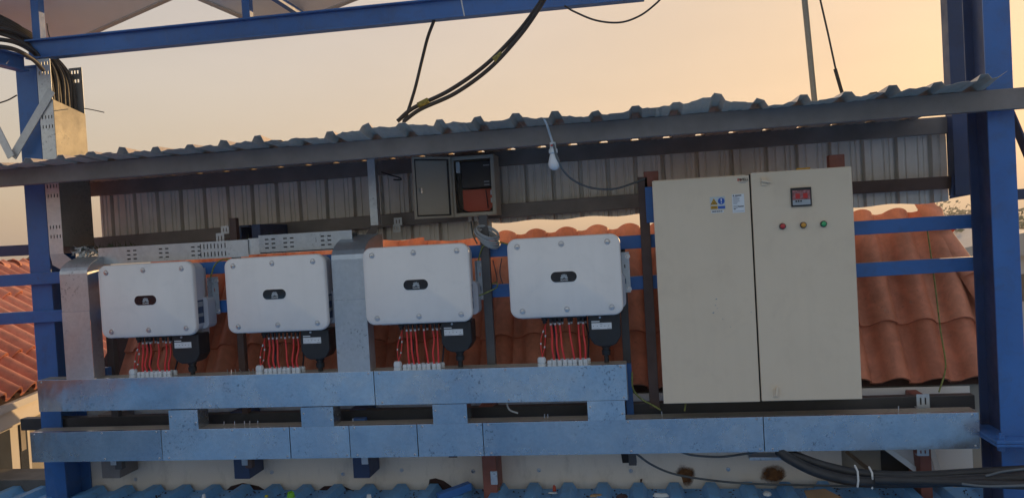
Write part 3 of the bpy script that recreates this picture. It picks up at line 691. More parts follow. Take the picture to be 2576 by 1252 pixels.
# perforated tray above the first two inverters
pt = empty('perforated_tray', (-2.5, 4.44, 1.53), 'perforated galvanised tray above the two left inverters', 'cable tray')
def slots_h(groups, L, rows=(.022, .048, .074)):
    return [(g_ + k * .043, g_ + k * .043 + .024, r, r + .008) for g_ in groups for k in range(2) for r in rows]
pa, pb = at(268, 660, 4.41), at(560, 645, 4.41); z_ = at(400, 672, 4.41).z
perforated(MB(), (-3.36, 4.41, 1.535), (1, 0, 0), (0, 0, 1), 1.02, .105, slots_h([.20, .42, .64], 1) + [(.70 + k * .0235, .707 + k * .0235, r, r + .03) for k in range(8) for r in (.012, .062)]).build('side_plate', 'galvanised', pt, solid=.002)
perforated(MB(), (-2.27, 4.413, 1.555), (1, 0, 0), (0, 0, 1), .60, .105, slots_h([.04, .16, .40, ], 1)).build('side_plate', 'galvanised', pt, solid=.002)
MB().box(-2.342, -2.268, 4.418, 4.421, 1.545, 1.645).build('joint_plate', 'galvanised', pt)
MB().box(-3.36, -1.67, 4.50, 4.503, 1.546, 1.645).build('back_plate', 'black_steel', pt)  # black plate added behind the slots so they read dark
MB().box(-3.36, -1.67, 4.415, 4.50, 1.546, 1.549).build('floor_plate', 'galvanised', pt)
# thin strip tray dropping from the canopy to the middle duct
st = empty('strip_tray', (-1.62, 4.70, 1.68), 'narrow galvanised strip tray hanging above the middle duct', 'cable tray')
p0 = at(935, 392, 4.7); p1 = at(941, 572, 4.7)
MB().box(-1.648, -1.602, 4.70, 4.703, 1.685, 2.14).build('face', 'galvanised', st); MB().box(-1.650, -1.648, 4.70, 4.76, 1.685, 2.14).build('side', 'galvanised', st); MB().box(-1.602, -1.600, 4.70, 4.76, 1.685, 2.14).build('side', 'galvanised', st)
MB().prism([(-1.648, 4.71, 1.685), (-1.602, 4.71, 1.685), (-1.60, 4.62, 1.60), (-1.68, 4.62, 1.60)], (0, 0, .003)).build('tail', 'dark_steel', st)
# small slotted angle brackets
def clip(px, py, Y, w_, h_, label, mat='galvanised'):
    p = at(px, py, Y); o = MB(); perforated(o, (p.x - w_/2, Y, p.z - h_/2), (1, 0, 0), (0, 0, 1), w_, h_, [(w_*.25, w_*.38, h_*.25, h_*.75), (w_*.62, w_*.75, h_*.25, h_*.75)])
    o.add([(p.x - w_/2, Y, p.z - h_/2), (p.x + w_/2, Y, p.z - h_/2), (p.x + w_/2, Y + .04, p.z - h_/2), (p.x - w_/2, Y + .04, p.z - h_/2)], [(0, 1, 2, 3)])
    return tag(o.build('slotted_bracket', mat, solid=.002), label, 'bracket', 'small slotted brackets')
clip(566, 578, 4.60, .055, .05, 'small slotted bracket at the right end of the left girt')
clip(554, 600, 4.50, .055, .07, 'slotted bracket just below the girt end, left of the brown upright')
clip(1001, 557, 4.90, .055, .05, 'slotted bracket on the girt right of the strip tray')
clip(998, 574, 4.88, .05, .05, 'slotted bracket hanging just below the girt right of the strip tray')
clip(2322, 1008, 4.40, .065, .075, 'bright bracket standing on the right end of the lower tray')
clip(2322, 1136, 4.44, .06, .04, 'bracket under the right end of the lower tray')
p = at(1975, 1143, 4.42); tag(MB().box(p.x - .20, p.x + .09, 4.36, 4.45, p.z - .012, p.z + .006).build('tray_bracket', 'galvanised', bevel=.002), 'flat galvanised bracket where the thick cables leave the tray', 'bracket')
for px, lb in ((262, 'upright blue tab behind the upper tray below the leftmost inverter'), (905, 'small blue tab in the gap between the trays'),):
    p = at(px, 935 if px == 262 else 1050, 4.42); tag(MB().box(p.x - .04, p.x + .04, 4.40, 4.44, p.z - .05, p.z + (.03 if px == 262 else .0)).build('blue_tab', 'blue_steel', bevel=.003), lb, 'bracket', 'blue tabs')

# ------------------------------------------------------------------ inverters
def make_inverter():
    o = empty('inverter', (0, 0, 0))
    def ring(w_, h_, r, y, cx=0, cz=0): return [(x, y, z) for x, z in rrect(w_, h_, r, 6, cx, cz)]
    cvr = loops(MB(), [ring(.622, .442, .052, .034), ring(.622, .442, .052, .012), ring(.618, .438, .050, .005), ring(.606, .426, .046, 0)]).build('cover', 'white_cover', o, smooth=40)
    loops(MB(), [ring(.590, .41, .045, .15), ring(.590, .41, .045, .034)]).build('body', 'white_body', o, smooth=40)
    hs_ = MB().box(-.27, .262, .15, .155, -.24, .17)
    for i in range(24): hs_.box(-.268 + i * .0228, -.262 + i * .0228, .155, .225, -.24, .17)
    hs_.build('heat_sink', 'white_body', o)
    loops(MB(), [ring(.08, .19, .03, .21, .285, -.10), ring(.08, .19, .03, .12, .285, -.10)]).build('fan_tray', 'white_body', o, smooth=40)
    lb = MB().box(.2952, .2962, .05, .12, -.16, -.02).build('rating_label', 'print_navy', o)
    MB().box(.2963, .2968, .055, .115, -.06, -.03).build('print', 'print_grey', lb)
    MB().box(.2963, .2968, .055, .115, -.12, -.10).build('print', 'print_grey', lb)
    for x, z in ((-.253, .176), (-.008, .180), (.243, .178), (-.243, -.182), (.004, -.180), (.248, -.178)):
        s_ = MB().lathe([(.0165, .001), (.0165, -.001), (.015, -.0025), (.0125, -.0025), (.0125, -.001), (.011, -.001), (.0105, -.005), (.0045, -.006), (.004, -.0035)], (x, 0, z), (0, 1, 0), 14).build('screw', 'steel_bright', o, smooth=30)
    bz = loops(MB(), [ring(.152, .066, .0325, .001, -.004), ring(.152, .066, .0325, -.001, -.004), ring(.145, .059, .029, -.0025, -.004)]).build('badge_rim', 'white_cover', o, smooth=40)
    bd = loops(MB(), [ring(.143, .057, .028, -.0015, -.004), ring(.143, .057, .028, -.0032, -.004)]).build('badge', 'badge', o)
    lg = MB(); cx, cz = -.002, -.009
    for k in range(8):
        a = rad(-82 + 164 * k / 7); L = .0235 if 1 < k < 6 else .0185; da, db = math.sin(a), math.cos(a); wd = .0044
        g0 = Vector((cx + da * .003, 0, cz + db * .002)); ax = Vector((da, 0, db)); sx = Vector((db, 0, -da))
        pts = [g0, g0 + ax * L * .55 + sx * wd * .8, g0 + ax * L * .85 + sx * wd * .75, g0 + ax * L, g0 + ax * L * .85 - sx * wd * .75, g0 + ax * L * .55 - sx * wd * .8]
        lg.flat([(q.x, -.0036, q.z) for q in pts])
    lg.build('emblem', 'meter_grey', bd)
    text_mesh('HUAWEI', .0105, 'print_white', 'lettering', bd, (-.002, -.0036, -.0185), .0002)
    # wiring box
    g = MB(); prof = [(.112, -.222), (.288, -.222), (.288, -.345), (.262, -.385), (.232, -.398), (.168, -.398), (.138, -.385), (.112, -.345)]
    ac = g.prism([(x, .055, z) for x, z in prof], (0, .125, 0)).build('wiring_box', 'black_plastic', o, bevel=.006)
    MB().lathe([(.026, 0), (.026, .016), (.021, .018), (.021, .03), (.026, .032), (.024, .058), (.014, .062), (.014, .10)], (.2, .115, -.396), (0, 0, -1), 12).build('cable_gland', 'black_plastic', ac, smooth=35)
    MB().lathe([(.007, 0), (.007, .003), (.004, .005)], (.178, .0545, -.236), (0, -1, 0), 10).build('screw', 'steel_bright', ac)
    lb = MB().box(.130, .240, .0535, .0545, -.302, -.267).build('label', 'print_white', ac)
    for k in range(5): MB().box(.138 + k * .021, .142 + k * .021, .0528, .0534, -.286, -.283).build('print', 'print_black', lb)
    MB().box(.133, .175, .0528, .0534, -.298, -.2965).build('print', 'print_grey', lb); MB().box(.215, .237, .0528, .0534, -.298, -.2955).build('print', 'print_grey', lb); MB().box(.176, .19, .0528, .0534, -.275, -.273).build('print', 'print_grey', lb)
    MB().box(.130, .175, .0535, .0545, -.262, -.256).build('serial_strip', 'print_white', ac)
    # connector row
    MB().box(-.13, .105, .06, .16, -.235, -.205).build('connector_block', 'black_plastic', o, bevel=.004)
    for x in (-.100, -.075, -.049, .003, .056, .082):
        for dy, dx in ((.085, 0), (.118, .012)):
            c_ = MB().lathe([(.0085, 0), (.0085, .02), (.006, .022), (.006, .03)], (x + dx, dy, -.235), (0, 0, -1), 8).build('connector', 'black_plastic', o, smooth=35)
            MB().lathe([(.0066, 0), (.0066, .011)], (x + dx, dy, -.262), (0, 0, -1), 8).build('sleeve', 'scrap_white', c_)
    MB().lathe([(.018, 0), (.018, .022), (.012, .026), (.012, .04)], (-.135, .10, -.225), (0, 0, -1), 10).build('signal_connector', 'black_plastic', o, smooth=35)
    # wall bracket on the right side
    br = MB(); perforated(br, (.312, .205, -.12), (1, 0, 0), (0, 0, 1), .042, .23, [(.012, .018, .05, .08), (.012, .018, .14, .16)])
    br.add([(.312, .15, -.12), (.312, .205, -.12), (.312, .205, .11), (.312, .15, .11)], [(0, 1, 2, 3)])
    bo = br.build('wall_bracket', 'galvanised', o, solid=.003)
    for z in (.085, -.10): MB().lathe([(.016, 0), (.016, .004), (.010, .004), (.010, .012)], (.345, .203, z), (0, -1, 0), 6).build('bolt', 'steel_bright', bo)
    return o
INV = [(-2.905, 1.311), (-2.080, 1.311), (-1.227, 1.328), (-.388, 1.333)]
proto = make_inverter()
ORD = ['leftmost', 'second', 'third', 'fourth']
LBL = ['leftmost white inverter beside the scratched duct', 'second white inverter from the left, left of the middle duct', 'third white inverter from the left, right of the middle duct', 'rightmost white inverter, nearest the grey cabinet']
invs = []
for i, (x, z) in enumerate(INV):
    o = proto if i == 0 else copy_tree(proto)
    o.location = (x, 4.2, z); tag(o, LBL[i], 'inverter', 'white inverters'); invs.append(o)
# earth wires
for i, (x, z) in enumerate(INV[:3]):
    pts = arc([(x + .33, 4.36, z + .11), (x + .36, 4.38, z + .19), (x + .43, 4.38, z + .215), (x + .52, 4.40, z + .19)] if i != 1 else [(x + .33, 4.36, z + .1), (x + .335, 4.37, z - .05), (x + .33, 4.37, z - .12)])
    tag(MB().tube(pts, .0045, 6).build('earth_wire', 'green_wire', smooth=60), 'green earth wire at the right side of the %s inverter' % (ORD[i] if i == 0 else ORD[i] + ' from left'), 'wire', 'earth wires')
pts = arc([at(1200, 745, 4.35), at(1225, 735, 4.34), at(1250, 722, 4.36), at(1248, 710, 4.38), at(1238, 714, 4.40)])
tag(MB().tube(pts, .004, 6).build('earth_wire', 'green_wire', smooth=60), 'loose yellow green wire end between the third and fourth inverters', 'wire')

# cables from inverters into the glands of the upper tray
GX = [-.121, -.095, -.065, -.035, -.006, .020, .053, .080]
TOPX = [-.100, -.075, -.049, .003, .056, .082]; BOT = [-.095, -.065, -.035, .020, .053, .080]
NUM = ['first', 'second', 'third', 'fourth', 'fifth', 'sixth']
def gland(x, y, z, s_=1.0, tall=1.0):
    return MB().lathe([(.0145*s_, 0), (.0145*s_, .008*tall), (.012*s_, .009*tall), (.012*s_, .012*tall), (.0145*s_, .013*tall), (.014*s_, .024*tall), (.011*s_, .030*tall), (.007*s_, .031*tall)], (x, y, z), (0, 0, 1), 8).build('cable_gland', 'white_plastic', upper, smooth=25)
for i, (x, z) in enumerate(INV):
    zt = .838 - .006 * (x + 3.725) / 3.645
    sh = [-.012, -.004, 0, .004][i]
    for k, g_ in enumerate(GX):
        gland(x + g_ + sh, 4.278, zt, 1.0, 1.0 + .06 * (k % 2)); gland(x + g_ + sh + .012, 4.318, zt)
    gland(x - .166 + sh, 4.285, zt, 1.75, 1.6)
    for k in range(6):
        jx = rnd.uniform(-.006, .006)
        pts = arc([(x + TOPX[k], 4.285, z - .268), (x + TOPX[k] + rnd.uniform(-.003, .005), 4.283, z - .33), (x + (TOPX[k] + BOT[k]) / 2 + jx + sh, 4.272, z - .40), (x + BOT[k] + sh, 4.278, zt + .028)], 6)
        tag(MB().tube(pts, .0056, 8).build('red_cable', 'red_cable', smooth=60), '%s red cable from the left under the %s inverter' % (NUM[k], ORD[i] if i in (0,) else ORD[i] + ' from left'), 'cable', 'red cables under the inverters')
        if k in (0, 5):
            pts = arc([(x + TOPX[k] + .012, 4.318, z - .268), (x + TOPX[k] + .020 + jx, 4.322, z - .36), (x + BOT[k] + .012 + sh, 4.318, zt + .028)], 6)
            tag(MB().tube(pts, .0055, 6).build('black_cable', 'black_rubber', smooth=60), 'thin black cable behind the %s red cable under the %s inverter' % (NUM[k], ORD[i] if i in (0,) else ORD[i] + ' from left'), 'cable', 'black cables under the inverters')
    # twisted signal pair with white markers
    r_ = empty('signal_pair', (x - .166, 4.285, zt), 'thin red signal pair with white markers under the %s inverter' % (ORD[i] if i in (0,) else ORD[i] + ' from left'), 'cable', 'signal pairs')
    for q in (0, 1):
        pts = arc([(x - .130 + .004 * q, 4.295, z - .262), (x - .135 - .022 * q, 4.29, z - .34), (x - .150 - .020 * q + .008, 4.28, z - .40), (x - .164 + sh + .005 * q, 4.285, zt + .045)], 6)
        MB().tube(pts, .0028, 6).build('wire', 'red_cable', r_, smooth=60)
        for t0 in (5, 11): MB().tube([pts[t0 - q * 2], pts[t0 + 1 - q * 2]], .0042, 6).build('marker', 'scrap_white', r_)

# ------------------------------------------------------------------ grey two-door cabinet
cb = empty('electrical_cabinet', (.617, 4.33, .62), 'tall light grey two door electrical cabinet with three pilot lamps', 'cabinet')
MB().box(.116, 1.118, 4.222, 4.44, .622, 1.826).build('body', 'cabinet_paint', cb, bevel=.004)
MB().box(.60, .634, 4.2145, 4.2215, .624, 1.824).build('door_gap', 'black_hole', cb)
dl = MB().box(.110, .6125, 4.200, 4.216, .622, 1.822).build('door', 'cabinet_paint', cb, bevel=.004)
dr = MB().box(.6205, 1.123, 4.194, 4.216, .626, 1.831).build('door', 'cabinet_paint', cb, bevel=.004)
MB().box(.862, .93, 4.24, 4.262, 1.828, 1.842).build('cable_entry', 'sign_yellow', cb)
def cp(px, py): p = at(px, py, 4.197); return p.x, p.z
DL, DR = 4.1995, 4.1935
def handle(px, py, rot):
    x, z = cp(px, py); g = MB(); g.box(x - .014, x + .014, DR - .006, DR + .001, z - .024, z + .018); h_ = g.build('handle', 'cabinet_paint', dr, bevel=.002)
    d = Vector((math.cos(rad(rot)), 0, math.sin(rad(rot)))); c0 = Vector((x, DR - .014, z)); MB().bar(c0 - d * .016, c0 + d * .034, .012, .010, (0, -1, 0)).build('lever', 'cabinet_paint', h_, bevel=.002)
handle(1921, 456, -12); handle(1952, 986, 80)
# meter
x, z = cp(2015, 496); mt = MB().box(x - .052, x + .050, DR - .010, DR + .001, z - .048, z + .050).build('power_meter', 'print_black', dr, bevel=.002)
MB().box(x - .045, x + .043, DR - .0112, DR - .0101, z - .012, z + .036).build('screen', 'meter_face', mt); MB().box(x - .045, x + .043, DR - .0112, DR - .0101, z - .040, z - .013).build('keypad', 'meter_grey', mt)
for dx in (-.028, -.016, -.004): MB().lathe([(.0045, 0), (.0045, .003)], (x + dx, DR - .0112, z - .02), (0, -1, 0), 8).build('key', 'print_black', mt)
for dx in (-.030, .008): MB().box(x + dx, x + dx + .022, DR - .0118, DR - .0113, z - .006, z + .020).build('digits', 'print_red', mt)
for px, py, m_ in ((1968, 569, 'lamp_red'), (2020, 566, 'lamp_amber'), (2071, 563, 'lamp_green')):
    x, z = cp(px, py); l_ = MB().lathe([(.0165, 0), (.0165, .008), (.013, .009)], (x, DR, z), (0, -1, 0), 16).build('pilot_lamp', 'print_black', dr, smooth=35)
    MB().lathe([(.0130, .004), (.0130, .013), (.011, .018), (.006, .020), (.001, .0205)], (x, DR, z), (0, -1, 0), 16).build('lens', m_, l_, smooth=50)
# stickers on the left door
def card(name, x0, x1, z0, z1, mat, par, lay_=1): return MB().box(x0, x1, DL - .0006 * lay_, DL - .0006 * (lay_ - 1) - .0001, z0, z1).build(name, mat, par)
xa, za = cp(1804, 512); ws = card('warning_sticker', xa - .036, xa + .042, za - .032, za + .036, 'sticker_clear', dl)
def tri(cx, cz, r, mat, lay_, name): 
    MB().prism([(cx + r * math.sin(a), DL - .0006 * lay_ , cz + r * math.cos(a)) for a in (0, rad(120), rad(240))], (0, .0004, 0)).build(name, mat, ws)
cx = xa - .016; cz = za + .006
tri(cx, cz, .023, 'sign_yellow', 2, 'triangle'); tri(cx, cz, .018, 'print_black', 3, 'triangle_border'); tri(cx, cz, .0135, 'sign_yellow', 4, 'triangle_field')
MB().lathe([(.0035, 0), (.0035, .0004)], (cx, DL - .0028, cz - .001), (0, -1, 0), 8).build('symbol', 'print_black', ws)
card('caption', cx - .018, cx + .018, za - .028, za - .012, 'sign_yellow', ws, 3)
for k in range(2): card('caption_line', cx - .013, cx + .013, za - .025 + k * .007, za - .0225 + k * .007, 'print_black', ws, 4)
cx2 = xa + .022; MB().lathe([(.0175, 0), (.0175, .0005)], (cx2, DL - .0012, za + .012), (0, -1, 0), 20).build('disc', 'sign_blue', ws)
MB().prism([(cx2 - .003, DL - .0024, za + .024), (cx2 + .003, DL - .0024, za + .024), (cx2 + .0015, DL - .0024, za + .008), (cx2 - .0015, DL - .0024, za + .008)], (0, .0004, 0)).build('exclamation', 'print_white', ws)
MB().lathe([(.0026, 0), (.0026, .0004)], (cx2, DL - .0020, za + .002), (0, -1, 0), 8).build('exclamation_dot', 'print_white', ws)
card('caption', cx2 - .018, cx2 + .018, za - .028, za - .014, 'sign_blue', ws, 3)
xb, zb = cp(1805, 532); bc = card('barcode_sticker', xb - .032, xb + .032, zb - .007, zb + .007, 'print_white', dl)
x = xb - .027
while x < xb + .026:
    w_ = rnd.choice((.001, .0015, .003)); card('bar', x, x + w_, zb - .003, zb + .005, 'print_black', bc, 2); x += w_ + rnd.choice((.001, .002))
xs_, zs_ = cp(1858, 511); sp_ = card('data_sticker', xs_ - .032, xs_ + .030, zs_ - .050, zs_ + .048, 'print_white', dl)
for k in range(11):
    if k in (7,): continue
    card('print_line', xs_ - .027, xs_ - .027 + rnd.uniform(.018, .036), zs_ + .032 - k * .0058, zs_ + .0345 - k * .0058, 'print_grey', sp_, 2)
card('print_line', xs_ - .016, xs_ + .016, zs_ + .038, zs_ + .043, 'print_black', sp_, 2); card('print_line', xs_ - .002, xs_ + .026, zs_ - .020, zs_ - .015, 'print_black', sp_, 2)
card('print_line', xs_ - .026, xs_ - .015, zs_ - .032, zs_ - .028, 'print_black', sp_, 2); card('print_line', xs_ - .027, xs_ + .026, zs_ - .043, zs_ - .041, 'print_grey', sp_, 2)
MB().lathe([(.004, 0), (.004, .0004)], (xs_ - .024, DL - .0008, zs_ + .041), (0, -1, 0), 6).build('emblem', 'print_black', sp_)
xl, zl = cp(1867, 452)
text_mesh('IN', .019, 'print_red', 'lettering', dl, (xl - .015, DL - .0008, zl), .0006); text_mesh('WELL', .019, 'print_black', 'lettering', dl, (xl + .0085, DL - .0008, zl), .0006)
card('print_line', xl - .022, xl + .026, zl - .0125, zl - .0105, 'print_grey', dl, 2); card('print_line', xl - .012, xl + .018, zl - .0175, zl - .0155, 'print_grey', dl, 2)
# scuffs on the left door
for px, py, r in ((1802, 752, .006), (1800, 768, .004), (1804, 775, .003), (1795, 786, .007), (1818, 802, .004), (1838, 822, .003), (1890, 785, .003), (1922, 790, .006), (1908, 812, .003)):
    x, z = cp(px, py)
    if x > .60: continue
    MB().flat([(x + r * rnd.uniform(.5, 1.1) * math.cos(a), DL - .0003, z + r * rnd.uniform(.3, .9) * math.sin(a)) for a in [rad(60 * q) for q in range(6)]]).build('scuff', 'print_grey', dl)

# ------------------------------------------------------------------ open control box
bx = empty('control_box', (-.985, 4.84, 1.71), 'open grey control box with orange panel inside on the sheet wall', 'control box')
b0, b1, bz0, bz1, by0, by1 = -1.122, -.842, 1.706, 2.085, 4.75, 4.935
g = MB(); th = .004
g.box(b0, b0 + th, by0, by1, bz0, bz1).box(b1 - th, b1, by0, by1, bz0, bz1).box(b0 + th, b1 - th, by0, by1, bz0, bz0 + th).box(b0 + th, b1 - th, by0, by1, bz1 - th, bz1).box(b0 + th, b1 - th, by1 - th, by1, bz0 + th, bz1 - th)
g.build('shell', 'box_paint', bx)
g = MB(); g.box(b0 + th, b0 + .022, by0 + .004, by0 + .012, bz0 + th, bz1 - th).box(b1 - .024, b1 - th, by0 + .004, by0 + .012, bz0 + th, bz1 - th).box(b0 + .022, b1 - .024, by0 + .004, by0 + .012, bz0 + th, bz0 + .024).box(b0 + .022, b1 - .024, by0 + .004, by0 + .012, bz1 - .022, bz1 - th)
g.build('rim', 'box_paint', bx, bevel=.002)
un = MB().box(b0 + .055, b1 - .03, by0 + .05, by1 - .01, 1.885, 2.055).build('controller', 'dark_unit', bx, bevel=.006)
for zz_, w_ in ((2.02, .04), (1.917, .034), (1.897, .034)): MB().box(b1 - .078, b1 - .078 + w_, by0 + .0488, by0 + .0498, zz_, zz_ + .008).build('port', 'print_grey', un)
MB().prism([(x, by0 + .06, z) for x, z in ((b0 + .058, 1.875), (b1 - .030, 1.875), (b1 - .030, 1.765), (b1 - .055, 1.737), (b0 + .085, 1.737), (b0 + .058, 1.755))], (0, .02, 0)).build('panel', 'orange_panel', bx)
for z in (1.835, 1.785): MB().box(b1 - .038, b1 - .022, by0 + .03, by0 + .05, z, z + .03).build('terminal', 'scrap_white', bx)
MB().box(b0 + .03, b0 + .055, by0 + .03, by0 + .06, 1.985, 2.055).build('door_stay', 'galvanised', bx)
MB().tube(arc([(b0 + .03, by0 + .05, 1.95), (b0 + .028, by0 + .05, 1.80), (b0 + .06, by0 + .045, 1.745), (b0 + .13, by0 + .045, 1.725)]), .005, 6).build('lead', 'black_rubber', bx, smooth=60)
MB().tube(arc([(b1 - .07, by0 + .05, 1.87), (b1 - .065, by0 + .052, 1.80), (b1 - .06, by0 + .05, 1.75)]), .003, 6).build('lead', 'black_rubber', bx, smooth=60)
for k, x in enumerate((-1.035, -.995, -.955)): MB().lathe([(.014, 0), (.014, .01), (.011, .011), (.014, .012), (.012, .03)], (x, 4.85, bz0), (0, 0, -1), 8).build('cable_gland', 'white_plastic', bx, smooth=30)
ph = rad(41); dd = Vector((-math.cos(ph), -math.sin(ph), 0)); nn = Vector((-dd.y, dd.x, 0))
if nn.y > 0: nn = -nn
hg = Vector((b0 - .004, by0 - .002, 0)); wd = .262
def dpoly(u0, u1, z0, z1, n0): return [hg + dd * u0 + nn * n0 + Vector((0, 0, z0)), hg + dd * u1 + nn * n0 + Vector((0, 0, z0)), hg + dd * u1 + nn * n0 + Vector((0, 0, z1)), hg + dd * u0 + nn * n0 + Vector((0, 0, z1))]
dob = MB().prism(dpoly(0, wd, bz0 - .002, bz1 + .002, 0), nn * .004).build('door', 'box_paint', bx)
g = MB()
for q in (dpoly(0, .012, bz0, bz1, .0045), dpoly(wd - .012, wd, bz0, bz1, .0045), dpoly(.012, wd - .012, bz0, bz0 + .012, .0045), dpoly(.012, wd - .012, bz1 - .012, bz1, .0045)): g.prism(q, nn * .012)
g.build('door_rim', 'box_paint', dob)
g = MB()
for q in (dpoly(.0125, .022, bz0 + .013, bz1 - .013, .0045), dpoly(wd - .022, wd - .0125, bz0 + .013, bz1 - .013, .0045), dpoly(.022, wd - .022, bz0 + .013, bz0 + .022, .0045), dpoly(.022, wd - .022, bz1 - .022, bz1 - .013, .0045)): g.prism(q, nn * .006)
g.build('seal', 'black_rubber', dob)
MB().prism(dpoly(wd - .055, wd - .043, 1.86, 1.895, .0045), nn * .018).build('lock', 'steel_bright', dob)
for z in (1.77, 1.99): MB().tube([hg + Vector((0, -.006, z)), hg + Vector((0, -.006, z + .04))], .005, 6).build('hinge', 'steel_bright', bx)
# hook of wire left of the box
tag(MB().tube(arc([at(960, 433, 4.9), at(980, 440, 4.85), at(1005, 447, 4.85), at(1008, 452, 4.85), at(990, 452, 4.85)]), .005, 6).build('wire_hook', 'black_rubber', smooth=60), 'bent wire end sticking out left of the control box', 'wire')
# leads from box, coil on the upright
for k, pts in enumerate(([at(1185, 557, 4.84), at(1190, 590, 4.7), at(1200, 612, 4.5)], [at(1206, 557, 4.84), at(1210, 580, 4.7), at(1222, 592, 4.42)])):
    tag(MB().tube(arc(pts), .005, 6).build('lead', 'grey_rubber', smooth=60), '%s grey lead dropping from the control box' % ('left' if k == 0 else 'right'), 'cable', 'leads of the control box')
co = MB(); cc = at(1226, 594, 4.36)
for k in range(7):
    md = Vector((.86, 0, -.42 - .03 * k)).normalized(); mn = Vector((.25, .9, .25)).normalized(); pts = []
    oc = cc + Vector((rnd.uniform(-.006, .006), -.012 + .004 * k, .026 - .009 * k))
    for q in range(25):
        a = 2 * math.pi * q / 24; pts.append(oc + md * (.066 + .004 * (k % 3)) * math.cos(a) + mn * .045 * math.sin(a) + Vector((0, 0, .012 * math.sin(a))))
    co.tube(pts, .0056, 6)
tag(co.build('cable_coil', 'grey_cable', smooth=60), 'coil of grey cable tied on the upright above the blue rail', 'cable coil')
for k, pts in enumerate(([at(1262, 650, 4.47), at(1258, 690, 4.5), at(1275, 740, 4.5)], [at(1240, 655, 4.47), at(1250, 700, 4.52), at(1246, 740, 4.52)])):
    tag(MB().tube(arc(pts), .003, 6).build('loose_wire', 'grey_rubber', smooth=60), '%s thin wire hanging behind the blue rails by the fourth inverter' % ('right' if k == 0 else 'left'), 'wire', 'hanging wires')

# bulb and its cord
bl = empty('light_bulb', at(1391, 372, 4.02), 'white bulb hanging from the canopy by a grey cord', 'light bulb')
pb = at(1390, 358, 4.02); ax = (at(1395, 425, 4.02) - pb).normalized()
MB().lathe([(.016, 0), (.017, .03), (.024, .04), (.024, .055), (.019, .06)], pb, ax, 14).build('holder', 'white_plastic', bl, smooth=40)
MB().lathe([(.016, .056), (.022, .075), (.029, .100), (.031, .112), (.029, .126), (.022, .138), (.012, .144), (.002, .146)], pb, ax, 18).build('globe', 'print_white', bl, smooth=60)
MB().box(pb.x - .010, pb.x + .010, 3.999, 4.003, pb.z - .022, pb.z - .014).build('label', 'print_red', bl)
tag(MB().tube(arc([at(1368, 298, 3.90), at(1376, 315, 3.93), at(1384, 340, 4.0), at(1391, 362, 4.02)]), .006, 8).build('bulb_cord', 'white_plastic', smooth=60), 'short cord dropping from the canopy edge to the bulb', 'cord')
tag(MB().tube(arc([at(1392, 362, 4.00), at(1402, 400, 4.0), at(1418, 430, 4.03), at(1445, 455, 4.1), at(1490, 473, 4.2), at(1545, 475, 4.3), at(1590, 462, 4.38), at(1622, 450, 4.40)]), .0055, 8).build('bulb_cord', 'grey_rubber', smooth=60), 'grey cord sagging from the bulb to the cabinet tab', 'cord')

# ------------------------------------------------------------------ cables in the sky
def cable(pts, r, mat, label, group=None, n=8, name='cable'):
    return tag(MB().tube(arc(pts, n), r, 8).build(name, mat, smooth=60), label, 'cable', group)
cable([at(1000, 305, 4.5), at(1040, 272, 4.5), at(1130, 228, 4.5), at(1220, 165, 4.45), at(1300, 85, 4.4), at(1350, 20, 4.35), at(1372, -15, 4.3)], .0125, 'black_rubber', 'upper of the two thick black cables rising from the canopy to the girder', 'thick cables over the canopy')
cable([at(1015, 306, 4.5), at(1058, 275, 4.49), at(1145, 235, 4.48), at(1232, 172, 4.43), at(1306, 92, 4.38), at(1352, 28, 4.33), at(1376, -12, 4.28)], .0125, 'black_rubber', 'lower of the two thick black cables rising from the canopy to the girder', 'thick cables over the canopy')
cable([at(1015, 310, 4.55), at(1028, 275, 4.55), at(1045, 220, 4.55), at(1062, 150, 4.55), at(1076, 95, 4.53), at(1092, 52, 4.5)], .0105, 'black_rubber', 'single black cable hanging from the girder down to the canopy', 'thick cables over the canopy')
cable([at(1420, 15, 4.4), at(1445, 30, 4.4), at(1500, 52, 4.4), at(1560, 57, 4.4), at(1610, 40, 4.38), at(1650, 10, 4.36), at(1668, -10, 4.35)], .0055, 'black_rubber', 'thin black cable sagging in a loop at the top right of the girder')
for (x0, y0, x1, y1, Y, lb) in ((1052, 266, 1078, 253, 4.485, 'lower'), (1243, 153, 1264, 136, 4.42, 'upper')):
    a, b = at(x0, y0, Y), at(x1, y1, Y); tag(MB().tube([a, (a + b) / 2, b], .0195, 10).build('cable_tape', 'tape', smooth=50), '%s yellow striped tape wrap on the two thick black cables' % lb, 'tape', 'tape wraps')
p = at(1163, 20, 4.43); tag(MB().tube(arc([at(1158, -12, 4.36), at(1163, 15, 4.37), at(1168, 40, 4.375), at(1166, 30, 4.42)]), .004, 6).build('cable_tie', 'scrap_white', smooth=60), 'white cable tie hanging around the top girder', 'cable tie')
a, b = at(2048, 240, 5.2), at(2022, -20, 5.2)
tag(MB().tube([a - (b - a) * .3, a, b, b + (b - a) * .4], .0185, 12).build('conduit_pipe', 'galvanised_old', smooth=60), 'bare metal conduit pipe standing behind the canopy', 'pipe')
o = empty('guy_wire', at(2118, 240, 5.2), 'thin dark wire in a sleeve, right of the conduit pipe', 'wire')
MB().tube([at(2103, 178, 5.2), at(2083, 85, 5.2), at(2060, -15, 5.2)], .006, 6).build('wire', 'black_rubber', o, smooth=60)
MB().tube([at(2122, 250, 5.2), at(2118, 232, 5.2), at(2101, 174, 5.2)], .012, 8).build('sleeve', 'black_rubber', o, smooth=60)
